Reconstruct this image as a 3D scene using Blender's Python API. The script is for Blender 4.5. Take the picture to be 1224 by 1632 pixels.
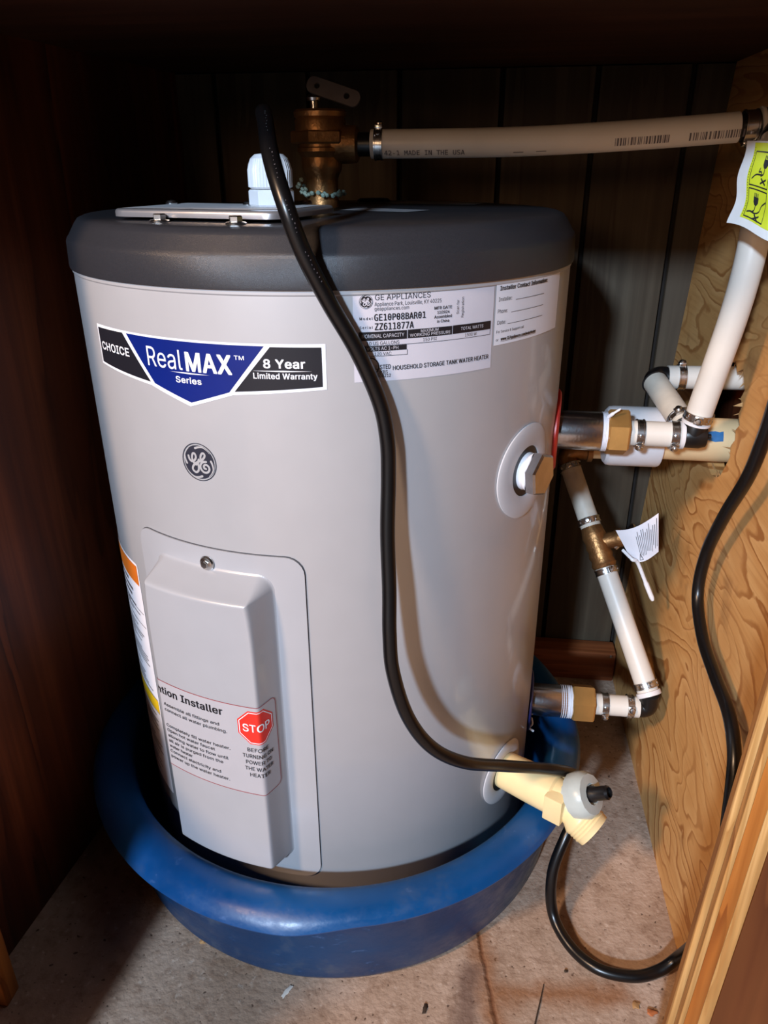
import bpy, bmesh, json, math, random
from math import sin, cos, pi, radians, sqrt, atan2
from mathutils import Vector, Matrix
from mathutils.geometry import delaunay_2d_cdt

for o in list(bpy.data.objects):
    bpy.data.objects.remove(o)
scene = bpy.context.scene
COL = scene.collection
random.seed(7)

# ------------------------------------------------------------------ camera
PITCH, YAW, ROLL, FPX = 0.4311, -0.1304, -0.0054, 1199.1
cam_d = bpy.data.cameras.new('camera')
cam_d.sensor_fit = 'VERTICAL'
cam_d.sensor_height = 32.0
cam_d.lens = FPX / 1632.0 * 32.0
cam_d.clip_start = 0.02
camera = bpy.data.objects.new('camera', cam_d)
COL.objects.link(camera)
fw = Vector((sin(YAW) * cos(PITCH), cos(YAW) * cos(PITCH), -sin(PITCH)))
rt = Vector((cos(YAW), -sin(YAW), 0))
up = rt.cross(fw)
r2 = rt * cos(ROLL) + up * sin(ROLL)
u2 = -rt * sin(ROLL) + up * cos(ROLL)
mw = Matrix((r2, u2, -fw)).transposed().to_4x4()
mw.translation = Vector((0.13559, -0.66606, 0.6671))
camera.matrix_world = mw
scene.camera = camera

# ------------------------------------------------------------------ world, lights, exposure
world = bpy.data.worlds.new('world')
scene.world = world
world.use_nodes = True
bg = world.node_tree.nodes['Background']
bg.inputs['Color'].default_value = (1.0, 0.62, 0.38, 1)
bg.inputs['Strength'].default_value = 0.012


def area_light(name, loc, target, size, power, color):
    d = bpy.data.lights.new(name, 'AREA')
    d.shape = 'DISK'
    d.size = size
    d.energy = power
    d.color = color
    o = bpy.data.objects.new(name, d)
    COL.objects.link(o)
    o.location = loc
    o.rotation_euler = (Vector(target) - Vector(loc)).to_track_quat('-Z', 'Y').to_euler()
    return o


area_light('cool_room_lamp', (-0.68, -3.0, 1.675), (0.05, 0, 0.35), 0.2, 136, (0.58, 0.77, 1.0))
area_light('warm_ceiling_lamp', (-1.04, -1.56, 1.683), (0.2, 0, 0.3), 0.22, 41, (1.0, 0.65, 0.40))
area_light('dim_warm_lamp', (-0.45, -2.0, 0.92), (0.05, 0, 0.5), 0.25, 5.2, (1.0, 0.62, 0.36))

vs = scene.view_settings
vs.view_transform = 'Standard'
vs.look = 'None'
vs.gamma = 1.0
vs.use_curve_mapping = False
vs.exposure = -0.1


# ------------------------------------------------------------------ materials
def lin(c):
    c = c / 255.0
    return c / 12.92 if c <= 0.04045 else ((c + 0.055) / 1.055) ** 2.4


def srgb(r, g, b):
    return (lin(r), lin(g), lin(b), 1.0)


class Nodes:
    """tiny wrapper that adds and wires shader nodes"""

    def __init__(self, name):
        self.m = bpy.data.materials.new(name)
        self.m.use_nodes = True
        self.nt = self.m.node_tree
        self.p = self.nt.nodes['Principled BSDF']

    def n(self, kind, **kw):
        nd = self.nt.nodes.new(kind)
        for k, v in kw.items():
            if k.startswith('i_'):
                key = k[2:].replace('_', ' ')
                key = int(key) if key.isdigit() else key
                self.put(nd.inputs[key], v)
            else:
                setattr(nd, k, v)
        return nd

    def put(self, sock, v):
        if isinstance(v, bpy.types.NodeSocket):
            self.nt.links.new(v, sock)
        elif isinstance(v, bpy.types.Node):
            self.nt.links.new(v.outputs[0], sock)
        else:
            sock.default_value = v

    def math(self, op, a, b=0.0, c=0.0):
        return self.n('ShaderNodeMath', operation=op, i_0=a, i_1=b, i_2=c).outputs[0]

    def coord(self, scale=(1, 1, 1), rot=(0, 0, 0)):
        tc = self.n('ShaderNodeTexCoord')
        mp = self.n('ShaderNodeMapping')
        self.nt.links.new(tc.outputs['Object'], mp.inputs['Vector'])
        mp.inputs['Scale'].default_value = scale
        mp.inputs['Rotation'].default_value = rot
        return mp.outputs[0]

    def noise(self, vec, scale, detail=3.0, rough=0.5, dist=0.0):
        nd = self.n('ShaderNodeTexNoise')
        self.put(nd.inputs['Vector'], vec)
        nd.inputs['Scale'].default_value = scale
        nd.inputs['Detail'].default_value = detail
        nd.inputs['Roughness'].default_value = rough
        nd.inputs['Distortion'].default_value = dist
        return nd.outputs['Fac']

    def ramp(self, fac, stops):
        r = self.n('ShaderNodeValToRGB')
        self.put(r.inputs['Fac'], fac)
        cr = r.color_ramp
        while len(cr.elements) < len(stops):
            cr.elements.new(0.5)
        for e, (p, c) in zip(cr.elements, stops):
            e.position = p
            e.color = c if len(c) == 4 else (c[0], c[1], c[2], 1)
        return r.outputs['Color']

    def mix(self, fac, a, b, blend='MIX'):
        m = self.n('ShaderNodeMix', data_type='RGBA', blend_type=blend)
        self.put(m.inputs[0], fac)
        self.put(m.inputs[6], a)
        self.put(m.inputs[7], b)
        return m.outputs[2]

    def bump(self, h, strength, dist=0.001):
        b = self.n('ShaderNodeBump')
        self.put(b.inputs['Height'], h)
        b.inputs['Strength'].default_value = strength
        b.inputs['Distance'].default_value = dist
        self.nt.links.new(b.outputs[0], self.p.inputs['Normal'])

    def set(self, **kw):
        for k, v in kw.items():
            self.put(self.p.inputs[k.replace('_', ' ')], v)
        return self


def plain(name, col, rough=0.5, metal=0.0, var=0.12, nscale=60.0, bump=0.0, spec=0.5, coat=0.0):
    t = Nodes(name)
    f = t.noise(t.coord(), nscale, 4)
    dark = tuple(c * (1 - var) for c in col[:3]) + (1,)
    light = tuple(min(1, c * (1 + var)) for c in col[:3]) + (1,)
    t.set(Base_Color=t.ramp(f, [(0.3, dark), (0.7, light)]), Roughness=rough, Metallic=metal)
    t.p.inputs['Specular IOR Level'].default_value = spec
    t.p.inputs['Coat Weight'].default_value = coat
    t.p.inputs['Coat Roughness'].default_value = 0.08
    if bump:
        t.bump(t.noise(t.coord(), nscale * 4, 3), bump)
    return t.m


def wood(name, base, dark, light, along, rough=0.55, scale=1.0, rings=5.0, contrast=1.0):
    """stained / bare board: streaky grain along one axis"""
    t = Nodes(name)
    s = [14.0 * scale] * 3
    s['xyz'.index(along)] = 1.1 * scale
    v = t.coord(tuple(s))
    n1 = t.noise(v, 1.0, 4, 0.55, 0.4)
    fine = t.noise(t.coord(tuple(x * 9 if x > 5 else x * 3 for x in s)), 1.0, 3)
    saw = t.math('FRACT', t.math('MULTIPLY', n1, rings))
    c = t.ramp(saw, [(0.0, dark), (0.28, base), (0.75, light), (0.97, base), (1.0, dark)])
    c2 = t.mix(t.ramp(fine, [(0.35, (0, 0, 0, 1)), (0.7, (1, 1, 1, 1))]), tuple(x * 0.72 for x in base[:3]) + (1,), c)
    blot = t.noise(t.coord(), 6.0, 3)
    c3 = t.mix(t.ramp(blot, [(0.35, (0.45, 0.45, 0.45, 1)), (0.65, (0, 0, 0, 1))]), c2, dark)
    t.set(Base_Color=c3, Roughness=rough)
    t.p.inputs['Specular IOR Level'].default_value = 0.3
    t.bump(fine, 0.25, 0.0006)
    return t.m


def plywood(name, base, light, dark):
    """rotary cut fir face veneer: wavy cathedral contour lines running along y"""
    t = Nodes(name)
    v = t.coord((1.0, 1.0, 2.6), (radians(-6), 0, 0))
    n1 = t.noise(v, 3.6, 2.5, 0.45, 0.6)
    wob = t.noise(t.coord((1, 1, 1)), 60.0, 3)
    k = t.math('ADD', t.math('MULTIPLY', n1, 17.0), t.math('MULTIPLY', wob, 0.30))
    saw = t.math('FRACT', k)
    rings = t.ramp(saw, [(0.0, light), (0.45, base), (0.74, base), (0.86, dark), (0.95, dark), (1.0, light)])
    amt = t.ramp(t.noise(t.coord(), 9.0, 2), [(0.32, (0.25, 0.25, 0.25, 1)), (0.62, (1, 1, 1, 1))])
    c = t.mix(amt, base, rings)
    grain = t.noise(t.coord((40, 9, 260)), 1.0, 3)
    c = t.mix(t.ramp(grain, [(0.5, (0, 0, 0, 1)), (0.78, (0.45, 0.45, 0.45, 1))]), c, dark)
    # a darker weathered stain low down towards the front
    blot = t.noise(t.coord((1, 1, 1)), 11.0, 4, 0.6)
    c = t.mix(t.ramp(blot, [(0.60, (0, 0, 0, 1)), (0.74, (0.5, 0.5, 0.5, 1))]), c, srgb(92, 52, 26))
    t.set(Base_Color=c, Roughness=0.6)
    t.p.inputs['Specular IOR Level'].default_value = 0.25
    t.bump(grain, 0.3, 0.0006)
    return t.m


def seg_mask(t, segs, wobble, w0, w1):
    """1 near the given floor segments, 0 away from them (distance field in nodes)"""
    tc = t.n('ShaderNodeTexCoord').outputs['Object']
    nz = t.n('ShaderNodeTexNoise')
    t.put(nz.inputs['Vector'], tc)
    nz.inputs['Scale'].default_value = 45.0
    nz.inputs['Detail'].default_value = 4.0
    off = t.n('ShaderNodeVectorMath', operation='SUBTRACT', i_0=nz.outputs['Color'], i_1=(0.5, 0.5, 0.5)).outputs[0]
    off = t.n('ShaderNodeVectorMath', operation='MULTIPLY', i_0=off, i_1=(wobble, wobble, 0)).outputs[0]
    p = t.n('ShaderNodeVectorMath', operation='ADD', i_0=tc, i_1=off).outputs[0]
    best = None
    for (x0, y0), (x1, y1) in segs:
        a, d = (x0, y0, 0), (x1 - x0, y1 - y0, 0)
        L2 = d[0] ** 2 + d[1] ** 2
        pa = t.n('ShaderNodeVectorMath', operation='SUBTRACT', i_0=p, i_1=a).outputs[0]
        dt = t.n('ShaderNodeVectorMath', operation='DOT_PRODUCT', i_0=pa, i_1=d).outputs['Value']
        h = t.n('ShaderNodeClamp', i_Value=t.math('DIVIDE', dt, L2)).outputs[0]
        sc = t.n('ShaderNodeVectorMath', operation='SCALE', i_0=d)
        t.put(sc.inputs['Scale'], h)
        df = t.n('ShaderNodeVectorMath', operation='SUBTRACT', i_0=pa, i_1=sc.outputs[0]).outputs[0]
        df = t.n('ShaderNodeVectorMath', operation='MULTIPLY', i_0=df, i_1=(1, 1, 0)).outputs[0]
        ln = t.n('ShaderNodeVectorMath', operation='LENGTH', i_0=df).outputs['Value']
        best = ln if best is None else t.math('MINIMUM', best, ln)
    mr = t.n('ShaderNodeMapRange', i_Value=best)
    mr.inputs['From Min'].default_value = w0
    mr.inputs['From Max'].default_value = w1
    mr.inputs['To Min'].default_value = 1.0
    mr.inputs['To Max'].default_value = 0.0
    return mr.outputs[0]


def concrete():
    t = Nodes('concrete_floor')
    co = t.coord()
    big = t.noise(co, 9.0, 5, 0.6)
    c = t.ramp(big, [(0.28, srgb(144, 118, 98)), (0.5, srgb(172, 146, 126)), (0.72, srgb(194, 170, 152))])
    mid = t.noise(co, 70.0, 4, 0.65)
    c = t.mix(t.ramp(mid, [(0.50, (0, 0, 0, 1)), (0.72, (0.55, 0.55, 0.55, 1))]), c, srgb(112, 80, 58))
    pits = t.noise(co, 190.0, 2, 0.5)
    c = t.mix(t.ramp(pits, [(0.66, (0, 0, 0, 1)), (0.73, (0.8, 0.8, 0.8, 1))]), c, srgb(62, 42, 30))
    lightsp = t.noise(co, 130.0, 3, 0.5)
    c = t.mix(t.ramp(lightsp, [(0.62, (0, 0, 0, 1)), (0.74, (0.5, 0.5, 0.5, 1))]), c, srgb(214, 194, 176))
    rust = seg_mask(t, [((0.160, -0.172), (0.166, -0.212)), ((0.166, -0.212), (0.177, -0.256)),
                        ((0.172, -0.232), (0.217, -0.224)), ((0.217, -0.224), (0.288, -0.216))], 0.024, 0.001, 0.017)
    c = t.mix(t.math('MULTIPLY', rust, 0.72), c, srgb(140, 90, 50))
    crack = seg_mask(t, [((0.160, -0.172), (0.166, -0.212)), ((0.166, -0.212), (0.177, -0.256))], 0.008, 0.0004, 0.003)
    c = t.mix(t.math('MULTIPLY', crack, 0.7), c, srgb(96, 52, 26))
    stain = seg_mask(t, [((0.151, -0.214), (0.150, -0.262))], 0.018, 0.004, 0.016)
    c = t.mix(t.math('MULTIPLY', stain, 0.7), c, srgb(96, 70, 60))
    t.set(Base_Color=c, Roughness=0.8)
    t.p.inputs['Specular IOR Level'].default_value = 0.25
    h = t.math('SUBTRACT', t.math('ADD', t.math('MULTIPLY', mid, 0.6), t.math('MULTIPLY', rust, 0.25)),
               t.math('ADD', pits, t.math('MULTIPLY', crack, 1.2)))
    t.bump(h, 0.7, 0.0014)
    return t.m


M = {}
M['concrete'] = concrete()
M['dark_wood'] = wood('dark_stained_wood', srgb(104, 50, 25), srgb(52, 23, 12), srgb(126, 64, 33), 'z', 0.5, 0.8)
M['ceiling_wood'] = wood('ceiling_wood', srgb(74, 42, 25), srgb(46, 24, 14), srgb(88, 52, 32), 'x', 0.6, 0.7)
M['back_board'] = wood('weathered_board', srgb(82, 70, 55), srgb(60, 46, 34), srgb(90, 79, 64), 'z', 0.75, 1.0, 4.0)
M['gap_dark'] = plain('dark_gap', srgb(26, 18, 13), 0.9)
M['cleat_wood'] = wood('cleat_wood', srgb(150, 82, 44), srgb(100, 48, 24), srgb(176, 104, 60), 'x', 0.6, 1.0, 4.0)
M['plywood'] = plywood('fir_plywood', srgb(208, 156, 96), srgb(220, 172, 112), srgb(166, 110, 58))
M['splinter'] = plain('splintered_fir', srgb(206, 158, 104), 0.7, var=0.25, nscale=150)
M['ply_light'] = wood('ply_layer_light', srgb(212, 160, 96), srgb(172, 118, 62), srgb(226, 180, 118), 'z', 0.6, 2.5)
M['ply_brown'] = wood('ply_layer_brown', srgb(158, 104, 54), srgb(112, 66, 32), srgb(176, 122, 66), 'z', 0.6, 2.5)
M['fir_orange'] = wood('orange_fir', srgb(188, 112, 46), srgb(126, 64, 22), srgb(204, 132, 62), 'z', 0.5, 1.4, 7.0)
M['brown_face'] = wood('brown_face_wood', srgb(122, 70, 36), srgb(84, 42, 20), srgb(140, 84, 46), 'z', 0.5, 0.8, 4.0)
M['tank_paint'] = plain('grey_tank_enamel', srgb(186, 185, 187), 0.42, 0.25, var=0.015, nscale=40, bump=0.0, spec=0.5, coat=0.35)
M['cover_paint'] = plain('grey_moulded_cover', srgb(176, 176, 180), 0.30, 0.10, var=0.015, nscale=40, coat=0.3)
M['cap'] = plain('charcoal_cap_plastic', srgb(47, 47, 51), 0.32, var=0.10, nscale=900, bump=0.25)
M['blackish'] = plain('black_rubber', srgb(24, 23, 24), 0.42, var=0.2)
M['cord'] = plain('black_cord_jacket', srgb(13, 12, 13), 0.30, var=0.15, nscale=40)
M['black_plastic'] = plain('black_fitting_plastic', srgb(17, 16, 17), 0.35)
M['white_nylon'] = plain('white_nylon', srgb(232, 234, 238), 0.35, var=0.03)
M['pex'] = plain('white_tube_plastic', srgb(214, 208, 198), 0.40, var=0.05, nscale=25)
M['pex_old'] = plain('greyed_tube_plastic', srgb(196, 188, 174), 0.5, var=0.16, nscale=40)
M['pvc_white'] = plain('white_pvc', srgb(222, 220, 222), 0.35, var=0.03)
M['pvc_cream'] = plain('cream_pipe', srgb(232, 200, 152), 0.42, var=0.07, nscale=25)
M['blue_mark'] = plain('blue_primer', srgb(44, 112, 168), 0.5, var=0.2, nscale=120)
M['steel'] = plain('stainless_steel', srgb(200, 198, 196), 0.26, 1.0, var=0.10, nscale=120)
M['zinc'] = plain('zinc_nipple', srgb(205, 205, 208), 0.24, 1.0, var=0.10, nscale=90, bump=0.1)
M['dull_steel'] = plain('dull_lever_steel', srgb(118, 108, 104), 0.5, 0.6, var=0.12, nscale=90)
M['chrome'] = plain('polished_cover_metal', srgb(205, 205, 210), 0.30, 0.8, var=0.05)
M['brass'] = plain('yellow_brass', srgb(206, 158, 92), 0.46, 0.75, var=0.08, nscale=70, bump=0.1)
M['bronze'] = plain('bronze_valve_body', srgb(156, 114, 72), 0.42, 0.85, var=0.22, nscale=70, bump=0.5)
M['tape'] = plain('white_thread_tape', srgb(236, 236, 242), 0.5, var=0.05)
M['red_plastic'] = plain('red_ring', srgb(196, 40, 28), 0.40, var=0.08)
M['blue_ring'] = plain('navy_ring', srgb(30, 42, 110), 0.40, var=0.08)
M['gap_shadow'] = plain('grey_gap_shadow', srgb(70, 70, 74), 0.6)
M['emblem_grey'] = plain('emblem_slate', srgb(46, 47, 58), 0.35, var=0.04)
M['collar'] = plain('grey_collar_plastic', srgb(196, 195, 198), 0.38, var=0.02)
M['valve_cream'] = plain('cream_valve_plastic', srgb(238, 212, 158), 0.40, var=0.04)
M['nut_grey'] = plain('milky_grey_nut', srgb(186, 192, 186), 0.32, var=0.05)
M['crust'] = plain('verdigris_crust', srgb(150, 170, 156), 0.8, var=0.2, nscale=200)
M['paper'] = plain('white_label_paper', srgb(236, 233, 238), 0.42, var=0.02)
M['clear_label'] = plain('silver_label_film', srgb(206, 202, 210), 0.34, var=0.02)
M['cover_label'] = plain('grey_label_film', srgb(178, 175, 179), 0.30, var=0.02)
M['cap_label'] = plain('grey_cap_label', srgb(150, 148, 150), 0.5, var=0.06)
M['foam_label'] = plain('pale_cover_label', srgb(206, 204, 206), 0.45, var=0.05)
M['ink'] = plain('black_ink', srgb(30, 28, 32), 0.45, var=0.05)
M['ink_soft'] = plain('faded_ink', srgb(92, 86, 88), 0.5, var=0.2, nscale=300)
M['sticker_black'] = plain('black_sticker', srgb(30, 30, 37), 0.35, var=0.04)
M['sticker_blue'] = plain('blue_sticker', srgb(10, 32, 112), 0.32, var=0.05)
M['sticker_white'] = plain('white_sticker', srgb(240, 240, 246), 0.35, var=0.02)
M['stop_red'] = plain('stop_red', srgb(226, 52, 42), 0.35, var=0.03)
M['line_red'] = plain('thin_red_line', srgb(150, 50, 56), 0.4, var=0.05)
M['warn_orange'] = plain('warning_orange', srgb(214, 112, 34), 0.4, var=0.03)
M['warn_yellow'] = plain('caution_yellow', srgb(238, 196, 34), 0.4, var=0.03)
M['tag_white'] = plain('white_tag_film', srgb(220, 218, 216), 0.45, var=0.08, nscale=50)
M['tag_yellow'] = plain('yellow_tag_print', srgb(206, 214, 40), 0.45, var=0.08, nscale=50)
M['chip'] = plain('wood_chip', srgb(168, 96, 52), 0.7, var=0.2, nscale=200)
M['needle'] = plain('dry_needle', srgb(60, 46, 34), 0.7)
M['flake'] = plain('white_flake', srgb(222, 214, 204), 0.7)
M['leaf'] = plain('dry_leaf', srgb(172, 130, 84), 0.7, var=0.2, nscale=150)


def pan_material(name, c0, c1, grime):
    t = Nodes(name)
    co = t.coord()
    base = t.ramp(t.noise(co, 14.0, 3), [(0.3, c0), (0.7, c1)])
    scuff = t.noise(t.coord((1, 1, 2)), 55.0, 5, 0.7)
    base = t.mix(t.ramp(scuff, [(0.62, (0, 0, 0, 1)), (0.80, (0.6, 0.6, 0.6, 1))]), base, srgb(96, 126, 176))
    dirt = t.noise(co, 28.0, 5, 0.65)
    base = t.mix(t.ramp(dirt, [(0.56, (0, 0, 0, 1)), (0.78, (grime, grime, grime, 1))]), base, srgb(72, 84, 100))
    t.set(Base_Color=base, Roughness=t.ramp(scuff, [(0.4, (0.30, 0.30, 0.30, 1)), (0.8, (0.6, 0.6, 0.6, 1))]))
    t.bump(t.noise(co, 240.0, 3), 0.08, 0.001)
    return t.m


M['pan'] = pan_material('blue_pan_plastic', srgb(5, 64, 116), srgb(9, 78, 138), 0.4)
M['pan_wall_shaded'] = pan_material('shaded_grimy_pan_plastic', srgb(6, 46, 82), srgb(10, 58, 98), 0.8)  # darker blue paints in shade below the lip, plus heavier grime


# ------------------------------------------------------------------ mesh helpers
class MB:
    def __init__(self):
        self.v, self.f = [], []

    def add(self, verts, faces):
        b = len(self.v)
        self.v += [tuple(p) for p in verts]
        self.f += [tuple(b + i for i in fc) for fc in faces]
        return self

    def box(self, lo, hi):
        x0, y0, z0 = lo
        x1, y1, z1 = hi
        v = [(x0, y0, z0), (x1, y0, z0), (x1, y1, z0), (x0, y1, z0), (x0, y0, z1), (x1, y0, z1), (x1, y1, z1), (x0, y1, z1)]
        return self.add(v, [(0, 3, 2, 1), (4, 5, 6, 7), (0, 1, 5, 4), (1, 2, 6, 5), (2, 3, 7, 6), (3, 0, 4, 7)])

    def bevel_box(self, lo, hi, b, mat=None):
        bm = bmesh.new()
        t = MB().box(lo, hi)
        vs_ = [bm.verts.new(p) for p in t.v]
        for fc in t.f:
            bm.faces.new([vs_[i] for i in fc])
        bmesh.ops.bevel(bm, geom=bm.edges[:], offset=b, segments=2, profile=0.5, affect='EDGES')
        return self.from_bm(bm, mat)

    def from_bm(self, bm, mat=None):
        bm.verts.index_update()
        vv = [(mat @ v.co) if mat else v.co.copy() for v in bm.verts]
        self.add(vv, [[v.index for v in f.verts] for f in bm.faces])
        bm.free()
        return self

    def lathe(self, prof, origin=(0, 0, 0), axis=(0, 0, 1), n=48, ref=None, cap=True, rfun=None):
        """prof: (radius, height along the axis); a radius below 1e-6 closes to a point"""
        d = Vector(axis).normalized()
        e1 = Vector(ref) if ref else (Vector((1, 0, 0)) if abs(d.x) < 0.8 else Vector((0, 1, 0)))
        e1 = (e1 - d * e1.dot(d)).normalized()
        e2 = d.cross(e1)
        o = Vector(origin)
        rows, verts, faces = [], [], []
        for k, (r, h) in enumerate(prof):
            if r < 1e-6:
                rows.append([len(verts)])
                verts.append(o + d * h)
            else:
                row = []
                for i in range(n):
                    a = 2 * pi * i / n
                    rr, hh = (r, h) if rfun is None else rfun(k, r, h, a)
                    row.append(len(verts))
                    verts.append(o + d * hh + (e1 * cos(a) + e2 * sin(a)) * rr)
                rows.append(row)
        for a, b in zip(rows, rows[1:]):
            for i in range(n):
                j = (i + 1) % n
                if len(a) == 1 and len(b) > 1:
                    faces.append((a[0], b[j], b[i]))
                elif len(b) == 1 and len(a) > 1:
                    faces.append((a[i], a[j], b[0]))
                elif len(a) > 1:
                    faces.append((a[i], a[j], b[j], b[i]))
        if cap:
            if len(rows[0]) > 1:
                faces.append(tuple(reversed(rows[0])))
            if len(rows[-1]) > 1:
                faces.append(tuple(rows[-1]))
        return self.add(verts, faces)

    def prism(self, n, r, h0, h1, origin, axis, ref=None, chamfer=0.0012, twist=0.0):
        d = Vector(axis).normalized()
        e1 = Vector(ref) if ref else (Vector((0, 0, 1)) if abs(d.z) < 0.8 else Vector((1, 0, 0)))
        e1 = (e1 - d * e1.dot(d)).normalized()
        e1 = Matrix.Rotation(twist, 3, d) @ e1
        c = chamfer
        return self.lathe([(r - c, h0), (r, h0 + c), (r, h1 - c), (r - c, h1)], origin, axis, n, ref=e1)

    def tube(self, pts, r, n=16, caps=True):
        pts = [Vector(p) for p in pts]
        d0 = (pts[1] - pts[0]).normalized()
        e = Vector((0, 0, 1)) if abs(d0.z) < 0.9 else Vector((1, 0, 0))
        e = (e - d0 * e.dot(d0)).normalized()
        verts, faces = [], []
        for k, p in enumerate(pts):
            d = (pts[min(k + 1, len(pts) - 1)] - pts[max(k - 1, 0)]).normalized()
            e = (e - d * e.dot(d)).normalized()
            g = d.cross(e)
            rr = r[k] if isinstance(r, (list, tuple)) else r
            for i in range(n):
                a = 2 * pi * i / n
                verts.append(p + (e * cos(a) + g * sin(a)) * rr)
        for k in range(len(pts) - 1):
            for i in range(n):
                j = (i + 1) % n
                faces.append((k * n + i, k * n + j, (k + 1) * n + j, (k + 1) * n + i))
        if caps:
            faces.append(tuple(reversed(range(n))))
            faces.append(tuple(range((len(pts) - 1) * n, len(pts) * n)))
        return self.add(verts, faces)

    def build(self, name, mat, parent=None, smooth=35, kind=None, label=None):
        me = bpy.data.meshes.new(name)
        off = world_loc(parent) if parent else Vector((0, 0, 0))
        me.from_pydata([tuple(Vector(p) - off) for p in self.v], [], self.f)
        me.update()
        if smooth:
            me.polygons.foreach_set('use_smooth', [True] * len(me.polygons))
            me.set_sharp_from_angle(angle=radians(smooth))
        me.materials.append(M[mat])
        o = bpy.data.objects.new(name, me)
        COL.objects.link(o)
        if parent:
            o.parent = parent
        if kind:
            o['kind'] = kind
        if label:
            o['label'] = label
        return o


def world_loc(o):
    p = Vector((0, 0, 0))
    while o is not None:
        p = p + o.location
        o = o.parent
    return p


def thing(name, label, cat, loc, group=None):
    o = bpy.data.objects.new(name, None)
    o.empty_display_size = 0.03
    COL.objects.link(o)
    o.location = loc
    return tag(o, label, cat, group)


def tag(o, label, cat, group=None):
    o['label'] = label
    o['category'] = cat
    if group:
        o['group'] = group
    return o


def catmull(pts, sub=10):
    pts = [Vector(p) for p in pts]
    q = [pts[0] * 2 - pts[1]] + pts + [pts[-1] * 2 - pts[-2]]
    out = []
    for i in range(1, len(q) - 2):
        p0, p1, p2, p3 = q[i - 1:i + 3]
        for k in range(sub):
            t = k / sub
            out.append(0.5 * ((2 * p1) + (p2 - p0) * t + (2 * p0 - 5 * p1 + 4 * p2 - p3) * t * t + (3 * p1 - p0 - 3 * p2 + p3) * t ** 3))
    out.append(pts[-1])
    return out


# ---- flat print wrapped on surfaces: everything is drawn in (s, t) metres and mapped by a function
def cyl_map(R, a0):
    """s runs counter-clockwise around the tank from angle a0 (degrees); t is height"""
    def f(s, t, e):
        a = radians(a0) + s / R
        return Vector(((R + e) * cos(a), (R + e) * sin(a), t))
    return f


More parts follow.
